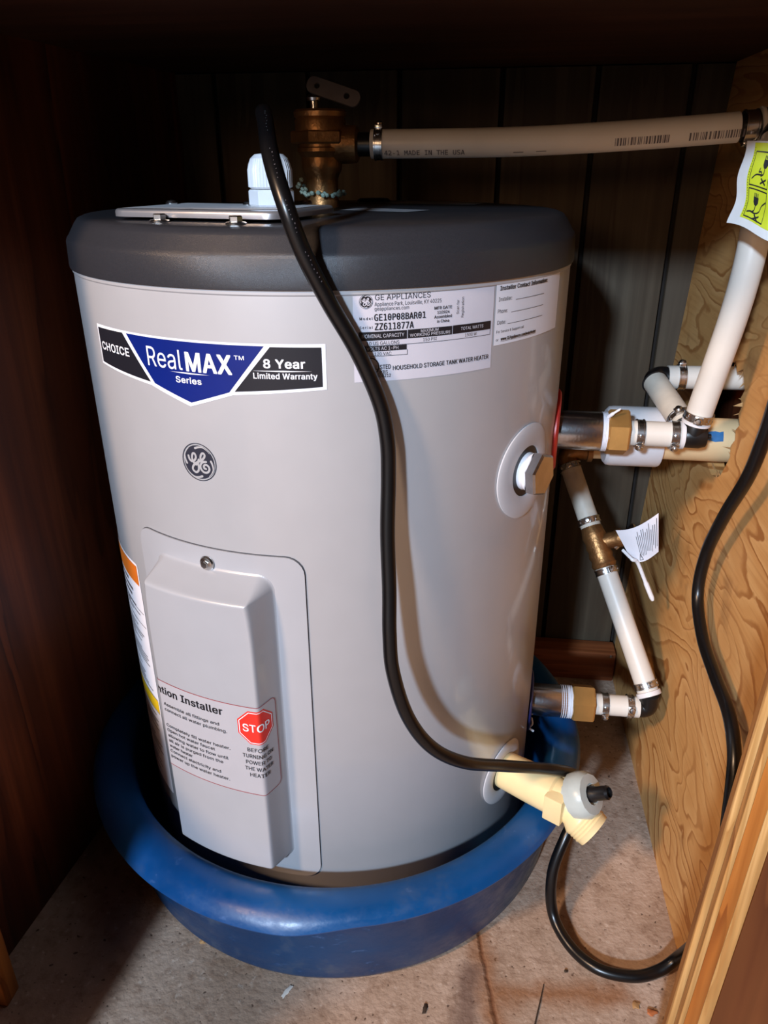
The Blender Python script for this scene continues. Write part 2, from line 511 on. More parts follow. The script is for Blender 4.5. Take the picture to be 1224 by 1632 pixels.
# letter outlines, in thousandths of the em: [sans, monospace], each {char: [advance, [closed outline, ...]]}
GLYPHS = json.loads(r'''[{" ":[188,[]],"&":[448,[[197,-7,150,-2,110,12,78,34,54,62,39,96,34,133,37,163,47,189,85,235,140,279,216,335,237,352,255,375,262,405,258,427,245,445,226,457,201,461,168,453,145,431,137,399,145,363,169,327,204,284,438,0,364,0,171,231,121,293,87,344,78,370,75,398,79,430,91,458,109,481,134,499,165,510,200,513,235,510,266,499,290,482,308,459,320,433,324,404,315,362,291,325,256,293,154,217,110,174,100,154,97,131,100,108,109,87,124,70,143,57,166,49,193,46,223,50,251,59,301,95,321,121,336,151,346,186,349,224,408,224,405,180,397,144,371,92,345,62,333,47,305,23,271,7,234,-3]]],",":[188,[[38,-119,68,71,137,71,84,-119]]],"-":[453,[[337,244,337,188,114,188,114,244]]],".":[188,[[95,-4,78,-1,63,9,53,24,50,41,53,59,63,73,78,83,95,87,113,83,128,73,138,59,141,41,138,24,128,9,113,-1]]],"/":[249,[[235,533,71,-76,14,-76,178,533]]],"0":[453,[[227,-7,174,1,130,24,95,62,69,113,53,178,48,254,53,330,69,395,95,447,130,484,174,508,227,516,279,508,323,484,358,447,384,395,400,330,405,254,400,178,384,113,359,62,323,24,279,1],[227,50,261,56,290,74,313,103,330,144,340,194,344,254,340,314,330,365,313,405,290,435,261,453,227,460,192,453,163,435,140,405,123,365,113,314,109,254,113,194,123,144,140,103,163,74,192,56]]],"1":[453,[[76,0,76,55,391,55,391,0],[276,509,276,0,212,0,212,448,209,448,86,358,86,427,198,509]]],"2":[453,[[64,0,64,47,234,229,282,282,311,327,320,371,317,397,308,419,293,436,273,449,224,460,196,457,172,447,153,433,139,413,130,390,127,362,66,362,71,405,86,442,111,473,143,496,182,511,225,516,268,511,306,497,337,474,361,445,376,411,381,372,371,318,336,259,267,180,153,60,153,57,389,57,389,0]]],"3":[453,[[218,-7,173,-3,133,10,98,30,70,57,52,91,44,132,109,132,115,107,126,87,144,71,165,59,219,50,275,61,297,74,315,93,325,116,329,145,326,172,316,196,299,217,275,234,242,244,201,248,157,248,157,299,288,448,288,452,70,452,70,509,372,509,372,461,211,278,211,289,264,288,308,276,344,253,371,222,387,186,393,145,387,103,370,66,344,36,309,12,266,-2]]],"4":[453,[[40,105,40,158,247,509,311,509,109,166,109,163,413,163,413,105],[282,0,282,121,282,146,282,318,343,318,343,0]]],"5":[453,[[221,-7,178,-2,140,11,108,32,83,60,66,93,60,130,122,130,127,108,138,89,173,60,221,50,250,53,276,64,298,82,314,104,324,131,328,162,324,193,314,221,297,244,275,262,248,273,218,277,167,268,128,246,67,253,96,509,366,509,366,452,151,452,134,301,136,301,178,325,229,334,263,330,294,321,321,306,345,285,364,260,379,231,388,199,391,163,385,117,369,76,343,41,309,15,268,-1]]],"8":[453,[[226,-7,178,-2,136,11,101,33,74,62,57,96,52,135,55,166,65,195,81,220,101,241,125,256,153,265,153,267,119,282,93,308,76,342,70,380,75,417,90,450,114,477,146,498,184,511,226,516,269,511,306,498,337,477,361,450,377,417,382,380,376,342,359,308,333,282,300,267,300,265,327,256,351,241,372,220,387,195,397,166,401,135,395,96,378,62,352,33,317,11,275,-2],[226,49,258,52,285,60,307,74,323,91,333,113,337,139,333,165,322,189,305,208,283,223,256,232,226,235,196,232,169,223,147,208,130,189,119,165,115,139,119,113,129,91,145,74,167,60,195,52],[226,290,274,300,293,313,307,330,316,351,319,376,316,399,308,420,294,437,275,449,226,460,177,449,159,437,145,420,136,399,133,376,136,351,145,330,159,313,178,300]]],":":[188,[[95,-4,78,-1,63,9,53,24,50,41,53,59,63,73,78,83,95,87,113,83,128,73,138,59,141,41,138,24,128,9,113,-1],[95,271,78,274,63,284,53,299,50,316,53,334,63,349,78,359,95,362,113,359,128,349,138,334,141,316,138,299,128,284,113,274]]],"A":[480,[[16,0,201,509,276,509,463,0,395,0,287,302,264,372,232,478,245,478,213,371,191,302,85,0],[110,142,110,199,370,199,370,142]]],"B":[456,[[60,0,60,509,241,509,289,504,329,491,359,469,381,442,394,410,398,374,395,344,387,320,356,286,315,267,315,262,339,257,363,245,385,227,402,203,414,173,418,136,413,100,400,67,377,39,344,18,301,4,247,0],[125,57,245,57,296,63,330,80,349,105,355,137,352,161,342,184,327,203,306,218,279,228,248,231,125,231],[125,285,238,285,288,296,308,309,323,326,333,348,336,372,330,403,313,429,283,446,240,452,125,452]]],"C":[510,[[267,-7,205,1,150,25,104,63,70,115,48,179,40,254,48,329,70,393,104,445,150,484,205,508,267,516,340,504,373,490,402,471,427,447,448,418,463,385,473,348,408,348,389,395,357,428,315,449,267,456,223,450,184,432,150,403,125,364,109,314,103,254,109,194,125,145,151,105,184,76,223,59,267,53,315,60,357,81,389,114,408,160,473,160,463,124,448,91,428,62,402,38,373,19,341,5,305,-4]]],"D":[502,[[219,0,96,0,96,57,215,57,272,63,318,81,354,110,379,149,394,198,399,255,394,312,379,361,354,399,320,428,275,446,221,452,93,452,93,509,225,509,294,501,353,478,399,441,433,391,455,329,462,255,455,181,433,119,398,68,351,31,291,8],[125,509,125,0,60,0,60,509]]],"E":[419,[[60,0,60,509,372,509,372,452,125,452,125,286,355,286,355,229,125,229,125,57,375,57,375,0]]],"F":[410,[[60,0,60,509,369,509,369,452,125,452,125,278,346,278,346,221,125,221,125,0]]],"G":[520,[[269,-7,205,1,149,25,104,64,69,116,47,179,40,254,47,329,69,393,103,445,149,484,203,508,265,516,304,513,340,504,374,489,403,469,429,445,449,416,465,384,474,349,408,349,387,393,356,427,315,448,265,456,222,450,183,432,150,404,125,364,109,314,103,254,109,194,125,145,151,105,184,76,224,59,269,53,309,57,345,71,374,93,396,123,410,160,415,202,434,199,283,199,283,256,478,256,478,200,471,141,451,91,419,50,377,19,326,0]]],"H":[517,[[60,0,60,509,125,509,125,289,392,289,392,509,457,509,457,0,392,0,392,232,125,232,125,0]]],"I":[300,[[31,0,31,57,118,57,118,452,31,452,31,509,269,509,269,452,183,452,183,57,269,57,269,0]]],"K":[467,[[104,145,104,216,139,261,174,303,212,344,364,509,448,509,231,276,228,276],[60,0,60,509,125,509,125,334,124,225,125,193,125,0],[372,0,188,259,228,309,449,0]]],"L":[393,[[60,0,60,509,125,509,125,57,361,57,361,0]]],"M":[628,[[60,0,60,509,152,509,277,187,287,159,299,123,311,84,322,49,307,49,318,83,330,121,342,158,352,187,476,509,568,509,568,0,504,0,504,291,504,327,505,369,506,413,507,457,513,457,498,409,482,363,467,322,456,291,342,0,286,0,170,291,159,321,145,361,129,408,112,457,119,457,120,416,121,372,122,328,122,291,122,0]]],"N":[523,[[60,0,60,509,136,509,343,183,363,151,388,107,414,55,405,54,401,108,399,157,399,195,399,509,463,509,463,0,387,0,202,290,177,331,148,381,108,452,119,454,122,384,124,328,125,291,125,0]]],"O":[533,[[267,-7,205,1,150,25,105,63,70,115,48,179,40,254,48,329,70,393,105,445,150,484,205,508,267,516,329,508,384,484,429,445,464,393,486,329,493,254,486,179,464,115,429,63,384,25,329,1],[267,53,310,59,349,76,383,105,408,144,425,194,430,254,425,314,408,365,383,404,349,433,310,450,267,456,223,450,184,433,151,404,125,364,109,314,103,254,109,194,125,144,151,105,184,76,223,59]]],"P":[445,[[60,0,60,509,235,509,289,503,332,487,366,462,390,430,404,391,409,348,404,304,390,265,366,233,332,207,289,191,235,186,109,186,109,242,233,242,269,246,297,256,318,272,333,294,342,319,344,348,342,376,333,402,318,423,297,439,268,449,232,452,125,452,125,0]]],"R":[449,[[60,0,60,509,236,509,290,504,333,489,367,465,390,433,405,395,409,352,405,309,390,271,367,240,333,217,289,203,236,198,96,198,96,255,234,255,269,258,298,267,319,281,334,300,342,324,345,352,342,380,334,405,319,425,298,440,269,449,233,452,125,452,125,0],[353,0,230,229,303,229,428,0]]],"S":[447,[[224,-9,172,-4,128,9,91,31,64,60,46,96,38,137,104,137,110,110,123,88,142,71,166,59,224,49,257,52,286,60,311,74,329,92,341,114,346,139,342,161,332,179,296,205,245,222,184,239,128,260,86,289,60,326,52,372,58,413,75,448,102,476,138,498,180,511,227,516,275,511,316,498,351,476,377,449,394,415,401,378,337,378,326,412,302,437,267,453,225,459,194,456,167,448,145,435,129,418,118,398,115,376,119,352,131,334,169,308,212,293,264,279,312,264,359,238,395,198,405,171,408,139,403,99,386,64,360,34,323,11,278,-4]]],"T":[449,[[32,452,32,509,417,509,417,452,257,452,257,0,193,0,193,452]]],"U":[517,[[259,-8,203,-2,154,15,114,43,85,80,66,124,60,173,60,509,124,509,124,178,128,144,141,113,160,87,187,68,220,56,259,52,298,56,331,68,357,87,377,113,389,144,393,178,393,509,457,509,457,173,451,124,433,80,403,43,363,15,315,-2]]],"V":[480,[[204,0,16,509,84,509,192,206,215,137,248,31,235,31,267,138,290,206,395,509,463,509,278,0]]],"W":[686,[[155,0,16,509,82,509,163,196,175,145,187,94,197,40,189,40,200,94,211,145,224,196,306,509,380,509,462,196,474,145,486,94,497,40,488,40,499,94,510,145,523,196,603,509,670,509,530,0,455,0,368,323,351,391,336,475,350,475,335,395,318,323,230,0]]],"X":[474,[[18,0,217,284,217,236,29,509,104,509,178,400,204,361,223,329,243,292,232,292,252,329,272,361,298,400,374,509,446,509,259,239,259,287,456,0,382,0,292,129,268,165,250,195,230,231,244,231,225,196,206,166,182,129,91,0]]],"Y":[472,[[203,0,203,208,16,509,91,509,192,344,222,292,250,230,224,230,251,293,280,344,381,509,455,509,268,208,268,0]]],"a":[389,[[160,-9,126,-5,94,5,68,22,48,45,35,73,30,108,34,138,43,161,58,179,78,193,125,211,178,220,234,227,265,235,273,243,276,255,276,257,267,297,240,322,196,331,149,322,118,301,100,274,41,291,57,322,79,346,104,364,133,375,194,384,239,379,286,360,306,343,322,320,333,290,337,251,337,0,277,0,277,52,272,52,252,25,215,1],[170,45,202,49,228,59,248,74,263,93,272,115,276,138,276,190,259,182,231,176,200,171,175,168,134,159,103,139,95,124,92,105,102,72,130,52]]],"b":[424,[[229,-8,198,-5,172,4,138,31,118,59,112,59,112,0,53,0,53,509,114,509,114,319,118,319,137,346,171,373,197,381,229,384,274,378,313,361,345,332,370,293,385,245,390,189,385,133,370,84,346,45,313,16,274,-2],[220,47,253,51,279,66,301,88,316,117,325,151,328,189,325,227,316,261,301,290,280,311,253,325,220,330,188,325,161,312,140,291,125,263,116,229,113,189,116,150,125,115,140,86,162,65,188,51]]],"c":[396,[[207,-8,159,-2,117,16,82,46,56,85,40,133,34,187,40,243,56,291,82,330,117,360,159,378,207,384,260,377,305,356,340,322,362,277,303,262,290,289,270,311,242,325,207,330,173,325,145,310,124,287,108,258,99,224,96,187,99,151,108,117,124,89,145,66,173,51,207,46,243,52,271,66,292,89,304,117,363,102,341,56,306,21,261,-1]]],"d":[424,[[195,-8,151,-2,111,16,79,45,55,84,39,133,34,189,39,245,55,293,79,332,112,361,151,378,196,384,228,381,253,373,287,346,306,319,311,319,311,509,372,509,372,0,313,0,313,59,307,59,287,31,252,4,227,-5],[205,47,236,51,263,65,284,86,299,115,309,150,312,189,309,229,300,263,284,291,263,312,237,325,205,330,172,325,145,311,124,290,108,261,99,227,96,189,99,151,109,117,124,88,145,66,172,51]]],"e":[404,[[212,-8,161,-2,117,16,82,46,56,85,40,132,34,187,39,242,55,290,81,329,115,359,157,378,205,384,266,374,294,361,319,341,341,315,357,282,368,242,371,194,371,169,75,169,75,221,338,221,310,202,307,237,298,269,283,294,263,314,237,326,205,330,173,326,146,313,125,294,109,270,99,241,96,211,96,178,100,139,110,106,128,80,151,61,179,50,212,46,254,53,285,73,306,105,365,91,353,63,335,39,311,19,283,4,249,-5]]],"f":[254,[[228,379,228,327,6,327,6,379],[81,0,81,432,84,461,96,486,113,505,135,519,187,530,222,527,243,521,227,468,215,472,195,474,171,470,154,460,145,443,142,419,142,0]]],"g":[425,[[207,-151,168,-148,134,-140,82,-110,51,-69,101,-41,122,-66,154,-88,207,-97,249,-92,282,-75,304,-47,311,-6,311,68,306,68,287,41,252,16,227,8,195,5,152,10,113,27,80,53,55,90,39,136,34,191,39,246,55,293,80,332,112,361,152,378,196,384,228,382,253,373,288,346,308,319,313,319,313,379,372,379,372,-9,367,-54,350,-90,324,-117,291,-136,251,-147],[205,59,237,63,264,75,285,95,300,121,309,154,312,193,309,231,300,264,285,291,264,312,237,325,205,330,172,325,145,312,124,290,109,262,99,229,96,193,99,155,109,123,124,96,145,76,172,63]]],"h":[410,[[114,227,114,0,53,0,53,509,114,509,114,287,102,287,124,332,152,362,187,379,227,384,264,380,295,369,321,349,341,321,353,285,357,240,357,0,296,0,296,235,290,275,273,304,246,323,210,329,184,326,161,317,141,303,126,283,117,257]]],"i":[167,[[53,0,53,379,114,379,114,0],[84,443,67,446,54,455,44,468,41,483,44,499,54,512,67,521,84,524,100,521,114,512,123,499,126,483,123,468,114,455,100,446]]],"k":[381,[[110,137,110,212,121,212,284,379,360,379,184,199,177,199],[53,0,53,509,114,509,114,0],[294,0,148,186,191,229,372,0]]],"l":[189,[[139,-2,101,3,74,20,58,47,53,84,53,509,114,509,114,99,120,62,130,54,146,52,160,53,170,54,181,3,162,-1]]],"m":[610,[[53,0,53,379,112,379,112,295,108,295,118,323,132,346,172,376,219,386,257,380,287,361,309,331,321,295,312,295,322,321,337,343,381,375,437,386,468,383,497,372,522,354,541,328,553,296,557,255,557,0,496,0,496,254,490,289,473,313,447,326,419,330,395,328,374,320,345,290,335,247,335,0,274,0,274,260,269,288,253,311,229,326,199,330,158,320,140,307,126,289,117,266,114,238,114,0]]],"n":[410,[[114,227,114,0,53,0,53,379,112,379,112,287,102,287,124,332,152,362,187,379,227,384,264,380,295,369,321,349,341,321,353,285,357,240,357,0,296,0,296,235,290,275,273,304,246,323,210,329,184,326,161,317,141,303,126,283,117,257]]],"o":[415,[[207,-8,159,-2,117,16,82,46,56,85,40,133,34,187,40,243,56,291,82,330,117,360,159,378,207,384,256,378,299,360,333,330,359,291,376,243,381,187,376,133,359,85,333,46,299,16,256,-2],[207,46,242,51,270,66,292,89,307,117,316,151,319,187,316,224,307,258,292,287,270,310,242,325,207,330,173,325,145,310,124,287,108,258,99,224,96,187,99,151,108,117,124,89,145,66,173,51]]],"p":[424,[[53,-143,53,379,112,379,112,319,118,319,137,346,171,373,197,381,229,384,274,378,313,361,345,332,370,293,385,245,390,189,385,133,370,84,346,45,313,16,274,-2,229,-8,198,-5,173,4,138,31,118,59,114,59,114,-143],[220,47,253,51,279,66,301,88,316,117,325,151,328,189,325,227,316,261,301,290,280,311,253,325,220,330,188,325,161,312,140,291,125,263,116,229,113,189,116,150,125,115,140,86,162,65,188,51]]],"r":[259,[[53,0,53,379,112,379,112,321,115,321,130,347,152,367,181,380,213,385,229,384,243,384,243,322,230,324,207,326,182,323,159,315,140,301,126,284,117,262,114,237,114,0]]],"s":[365,[[182,-8,145,-5,112,3,84,18,62,38,45,63,36,94,94,107,105,79,124,60,150,49,181,45,217,50,244,62,262,81,268,103,265,121,254,136,237,147,212,155,149,170,104,186,72,208,53,237,47,274,51,305,65,332,87,354,115,370,149,381,187,384,223,381,254,372,279,358,299,339,324,290,268,277,258,298,243,316,219,328,187,333,156,329,131,317,114,299,109,277,112,258,124,243,172,223,229,209,275,194,306,171,325,142,331,107,326,75,312,47,290,24,260,6,223,-5]]],"t":[227,[[204,379,204,327,6,327,6,379],[65,471,126,471,126,98,128,76,136,61,150,53,170,50,185,51,202,54,213,2,192,-3,168,-4,125,2,92,21,72,52,65,93]]],"u":[410,[[182,-5,146,-1,115,11,89,31,69,59,57,95,53,139,53,379,114,379,114,144,119,105,137,75,164,56,200,50,226,53,249,62,268,77,283,97,293,122,296,153,296,379,357,379,357,0,298,0,298,92,307,92,286,47,257,17,222,0]]],"v":[389,[[163,0,17,379,84,379,165,155,187,87,206,21,184,21,203,87,224,155,305,379,371,379,226,0]]],"w":[567,[[138,0,23,379,87,379,133,214,154,137,175,41,165,41,186,135,206,214,252,379,316,379,362,214,382,136,402,41,391,41,413,135,434,214,480,379,545,379,429,0,368,0,319,172,305,225,291,280,277,338,291,338,277,280,263,225,248,172,199,0]]],"y":[389,[[47,-139,61,-86,71,-87,104,-89,130,-74,151,-36,163,-1,17,379,84,379,165,155,187,87,206,21,184,21,202,87,224,155,305,379,371,379,204,-58,177,-107,139,-136,91,-145,65,-143]]]},{" ":[429,[]],"-":[429,[[124,224,305,224,305,167,124,167]]],"0":[429,[[168,261,172,279,182,294,196,305,214,308,232,305,247,294,258,279,261,261,258,243,247,228,232,218,214,214,196,218,181,228,171,243],[214,474,172,460,141,421,123,354,117,259,123,165,141,99,172,59,214,46,258,59,288,99,306,165,312,259,306,354,288,421,258,460],[214,529,288,512,340,461,372,376,383,259,372,143,340,58,288,7,214,-10,141,7,89,58,57,143,46,259,57,376,89,461,141,512]]],"1":[429,[[94,59,203,59,203,456,86,430,86,494,203,520,273,520,273,59,381,59,381,0,94,0]]],"2":[429,[[130,59,369,59,369,0,53,0,53,59,167,180,234,255,281,323,290,350,293,377,287,416,268,445,237,464,197,470,131,459,57,424,57,495,128,521,196,529,265,519,319,489,354,442,365,382,361,349,350,315,329,280,299,242,243,179]]],"4":[429,[[256,456,92,181,256,181],[244,520,326,520,326,181,395,181,395,124,326,124,326,0,256,0,256,124,36,124,36,190]]],"6":[429,[[345,508,345,444,298,463,247,470,188,457,146,420,120,358,111,272,131,302,157,325,189,339,225,344,292,332,342,298,373,242,383,167,372,92,341,36,289,1,221,-10,143,6,88,55,57,138,46,259,59,375,97,460,159,512,244,529,295,524],[220,289,180,281,149,256,130,218,123,167,130,116,149,77,180,53,220,45,261,53,290,76,308,114,314,167,308,220,290,258,261,281]]],"7":[429,[[48,520,376,520,376,490,190,0,116,0,297,461,48,461]]],"8":[429,[[214,247,173,240,142,221,123,189,116,146,123,104,142,72,173,52,214,45,256,51,287,71,307,103,313,146,307,189,287,220,256,240],[153,276,113,293,83,319,64,353,58,394,68,450,100,493,150,520,214,529,280,520,329,493,361,450,372,394,365,353,346,319,316,293,276,276,322,259,356,230,377,190,384,140,372,77,339,30,285,0,214,-10,144,0,90,29,57,77,46,139,53,189,73,230,107,259],[128,388,133,351,150,324,177,308,214,302,252,308,279,324,296,351,302,388,296,425,279,453,252,469,214,475,177,469,150,452,133,425]]],"A":[429,[[214,458,140,192,289,192],[172,520,257,520,416,0,344,0,305,135,123,135,86,0,13,0]]],"B":[429,[[128,248,128,58,212,58,264,63,299,79,319,108,325,150,318,194,298,224,262,242,212,248],[128,462,128,305,210,305,254,310,284,325,301,350,307,388,301,422,284,445,255,458,210,462],[58,520,212,520,282,511,335,485,367,444,378,388,372,345,355,313,326,290,287,278,332,263,367,235,389,194,396,143,384,81,350,36,292,9,212,0,58,0]]],"D":[429,[[152,58,227,69,276,101,302,163,311,259,302,357,276,418,227,451,152,462,118,462,118,58],[153,520,257,504,329,456,371,376,385,259,371,144,329,63,257,16,153,0,48,0,48,520]]],"E":[429,[[69,520,377,520,377,461,139,461,139,307,367,307,367,248,139,248,139,59,384,59,384,0,69,0]]],"G":[429,[[384,43,354,20,321,3,284,-7,244,-10,157,8,91,61,49,146,36,259,49,373,91,458,158,511,246,529,309,520,367,492,367,420,338,443,309,459,278,469,246,472,186,459,143,419,118,353,109,259,117,165,142,99,184,60,244,47,285,52,317,69,317,209,242,209,242,267,384,267]]],"H":[429,[[48,520,118,520,118,307,311,307,311,520,382,520,382,0,311,0,311,248,118,248,118,0,48,0]]],"I":[429,[[70,520,359,520,359,461,250,461,250,59,359,59,359,0,70,0,70,59,179,59,179,461,70,461]]],"M":[429,[[30,520,124,520,214,255,304,520,399,520,399,0,334,0,334,459,241,185,188,185,95,459,95,0,30,0]]],"N":[429,[[48,520,138,520,313,92,313,520,381,520,381,0,292,0,116,428,116,0,48,0]]],"P":[429,[[139,462,139,267,220,267,264,273,296,292,317,323,324,365,317,406,297,436,264,456,220,462],[69,520,220,520,297,510,352,480,386,432,397,365,386,297,353,248,297,219,220,209,139,209,139,0,69,0]]],"R":[429,[[265,245,290,235,311,219,332,190,359,142,429,0,354,0,292,131,266,177,244,204,219,216,188,220,120,220,120,0,50,0,50,520,195,520,270,510,326,481,360,434,372,369,365,323,343,285,310,259],[120,462,120,278,197,278,241,283,273,300,291,329,297,369,291,409,271,438,239,456,195,462]]],"S":[429,[[352,502,352,431,288,462,223,472,179,466,144,449,123,422,116,386,120,356,135,334,162,317,205,304,242,295,306,273,349,242,374,198,382,142,371,77,336,29,280,0,203,-10,129,-2,55,21,55,96,131,59,203,47,250,53,286,71,308,99,315,138,310,172,295,197,267,215,224,229,186,237,124,258,81,287,57,326,48,376,60,438,95,487,150,519,220,529,283,522]]],"T":[429,[[16,520,413,520,413,461,250,461,250,0,180,0,180,461,16,461]]],"U":[429,[[51,200,51,520,122,520,122,167,124,113,131,88,145,70,163,57,187,50,214,47,242,50,266,57,284,71,298,88,305,113,307,167,307,520,378,520,378,200,375,131,368,86,354,55,334,31,309,13,281,0,214,-10,148,0,120,13,95,31,75,55,61,87,54,132]]],"Z":[429,[[62,520,399,520,399,466,128,59,407,59,407,0,54,0,54,54,319,461,62,461]]]}]''')
TXT = {}


CHARS = {}


def winding(loops, x, y):
    w = 0
    for lp in loops:
        for (x0, y0), (x1, y1) in zip(lp, lp[1:] + lp[:1]):
            if (y0 <= y) != (y1 <= y):
                if x0 + (y - y0) / (y1 - y0) * (x1 - x0) > x:
                    w += 1 if y1 > y0 else -1
    return w


def char_mesh(ch, mono):
    """triangles inside the outlines of one character"""
    key = (ch, mono)
    if key not in CHARS:
        adv, loops = GLYPHS[1 if mono else 0][ch]
        loops = [[(lp[2 * i] / 1000.0, lp[2 * i + 1] / 1000.0) for i in range(len(lp) // 2)] for lp in loops]
        vs_, fs = [], []
        if loops:
            pts, eds = [], []
            for lp in loops:
                b = len(pts)
                pts += [Vector(p) for p in lp]
                eds += [(b + i, b + (i + 1) % len(lp)) for i in range(len(lp))]
            v, _, f, _, _, _ = delaunay_2d_cdt(pts, eds, [], 0, 1e-5)
            vs_ = [(p.x, p.y) for p in v]
            for t in f:
                cx, cy = sum(vs_[k][0] for k in t) / len(t), sum(vs_[k][1] for k in t) / len(t)
                if winding(loops, cx, cy):
                    a = sum(vs_[t[k]][0] * vs_[t[(k + 1) % len(t)]][1] - vs_[t[(k + 1) % len(t)]][0] * vs_[t[k]][1] for k in range(len(t)))
                    fs.append(tuple(t) if a > 0 else tuple(reversed(t)))
        CHARS[key] = (adv / 1000.0, vs_, fs)
    return CHARS[key]


def glyphs(text, bold, mono=False):
    """filled outlines of a line of text as flat triangles (bold thickens the strokes by shifted copies)"""
    key = (text, bold, mono)
    if key not in TXT:
        vs_, fs = [], []
        x = 0.0
        shifts = ((0, 0),) if not bold else ((-1, -0.5), (-1, 0.5), (0, -0.6), (0, 0.6), (1, -0.5), (1, 0.5))
        for ch in text:
            adv, cv, cf = char_mesh(ch, mono)
            for k, (dx, dy) in enumerate(shifts):
                fs += [tuple(len(vs_) + q for q in f_) for f_ in cf]
                vs_ += [(x + a + dx * bold, b + dy * bold, k) for a, b in cv]
            x += adv + bold * 1.2
        TXT[key] = (vs_, fs)
    return TXT[key]


class Print(MB):
    def __init__(self, mp, eps):
        super().__init__()
        self.mp, self.e = mp, eps

    def poly(self, pts, step=0.004, skirt=0.0, eps=None):
        e = self.e if eps is None else eps
        bm = bmesh.new()
        f = bm.faces.new([bm.verts.new((x, y, 0)) for x, y in pts])
        if f.normal.z < 0:
            f.normal_flip()
        f.normal_update()
        if f.normal.z < 0:
            f.normal_flip()
        x0, x1 = min(p[0] for p in pts), max(p[0] for p in pts)
        n = int((x1 - x0) / step)
        if n:
            bmesh.ops.triangulate(bm, faces=bm.faces[:])
            for i in range(1, n + 1):
                x = x0 + (x1 - x0) * i / (n + 1)
                bmesh.ops.bisect_plane(bm, geom=bm.verts[:] + bm.edges[:] + bm.faces[:], dist=1e-7,
                                       plane_co=(x, 0, 0), plane_no=(1, 0, 0))
        bm.verts.index_update()
        vv = [self.mp(v.co.x, v.co.y, e) for v in bm.verts]
        ff = [[v.index for v in fc.verts] for fc in bm.faces]
        if skirt:
            base = len(vv)
            vv += [self.mp(v.co.x, v.co.y, e - skirt) for v in bm.verts]
            for ed in bm.edges:
                if len(ed.link_faces) == 1:
                    lp = ed.link_loops[0]
                    a, b = lp.vert.index, lp.link_loop_next.vert.index
                    ff.append([b, a, base + a, base + b])
        self.add(vv, ff)
        bm.free()
        return self

    def rect(self, s0, t0, s1, t1, **k):
        return self.poly([(s0, t0), (s1, t0), (s1, t1), (s0, t1)], **k)

    def circle(self, s, t, r, r_in=0.0, n=40, a0=0.0, a1=2 * pi):
        full = abs(a1 - a0 - 2 * pi) < 1e-6
        if r_in <= 0:
            return self.poly([(s + r * cos(2 * pi * i / n), t + r * sin(2 * pi * i / n)) for i in range(n)])
        vv, ff = [], []
        for i in range(n + 1):
            a = a0 + (a1 - a0) * i / n
            vv += [self.mp(s + r_in * cos(a), t + r_in * sin(a), self.e), self.mp(s + r * cos(a), t + r * sin(a), self.e)]
        for i in range(n):
            ff.append((2 * i, 2 * i + 1, 2 * i + 3, 2 * i + 2))
        return self.add(vv, ff)

    def stroke(self, pts, w, sub=6):
        """ribbon along a smooth line; w is a width or a list of widths"""
        ws = w if isinstance(w, (list, tuple)) else [w] * len(pts)
        P = catmull([(x, y, ww) for (x, y), ww in zip(pts, ws)], sub)
        vv, ff = [], []
        for k, p in enumerate(P):
            d = P[min(k + 1, len(P) - 1)] - P[max(k - 1, 0)]
            L = sqrt(d.x ** 2 + d.y ** 2) or 1
            nx, ny = -d.y / L * p.z / 2, d.x / L * p.z / 2
            ee = self.e + 1e-6 * k
            vv += [self.mp(p.x - nx, p.y - ny, ee), self.mp(p.x + nx, p.y + ny, ee)]
        for k in range(len(P) - 1):
            ff.append((2 * k, 2 * k + 2, 2 * k + 3, 2 * k + 1))
        self.add(vv, ff)
        for q, ww in ((P[0], P[0].z), (P[-1], P[-1].z)):
            self.add([self.mp(q.x + ww / 2 * cos(i * pi / 5), q.y + ww / 2 * sin(i * pi / 5), self.e) for i in range(10)],
                     [tuple(range(10))])
        return self

    def text(self, s, s0, s1, t, h, bold=0.0, slant=0.0, t1=None, vertical=False, mono=False):
        """text from s0 to s1 on baseline t (t1 at the far end) with capital height h"""
        vs_, fs = glyphs(s, bold, mono)
        if not vs_:
            return self
        x0, x1 = min(v[0] for v in vs_), max(v[0] for v in vs_)
        ch = (0.520 if mono else 0.509) + bold
        kx, ky = (s1 - s0) / (x1 - x0), h / ch
        t1 = t if t1 is None else t1
        out = []
        for x, y, k in vs_:
            X = s0 + (x - x0) * kx
            Y = t + (t1 - t) * (x - x0) / (x1 - x0) + y * ky
            if vertical:
                X, Y = t - y * ky, s0 + (x - x0) * kx
            out.append(self.mp(X, Y, self.e + 2.5e-5 * k))
        return self.add(out, fs)


def rrect(s0, t0, s1, t1, r, n=6):
    out = []
    for cx, cy, a in ((s1 - r, t1 - r, 0), (s0 + r, t1 - r, 90), (s0 + r, t0 + r, 180), (s1 - r, t0 + r, 270)):
        for i in range(n + 1):
            b = radians(a + 90 * i / n)
            out.append((cx + r * cos(b), cy + r * sin(b)))
    return out


# ------------------------------------------------------------------ the cabinet
Z_TOP = 0.763
Y_BACK, Y_FRONT = 0.272, -0.276
Y_FRAME = -0.295


def structure(o):
    o['kind'] = 'structure'
    return o


structure(MB().box((-1.6, -3.6, -0.06), (1.6, 0.34, 0.0)).build('floor', 'concrete', smooth=0))
structure(MB().box((-0.62, -0.275, Z_TOP), (1.0, 0.34, Z_TOP + 0.02)).build('ceiling', 'ceiling_wood', smooth=0))

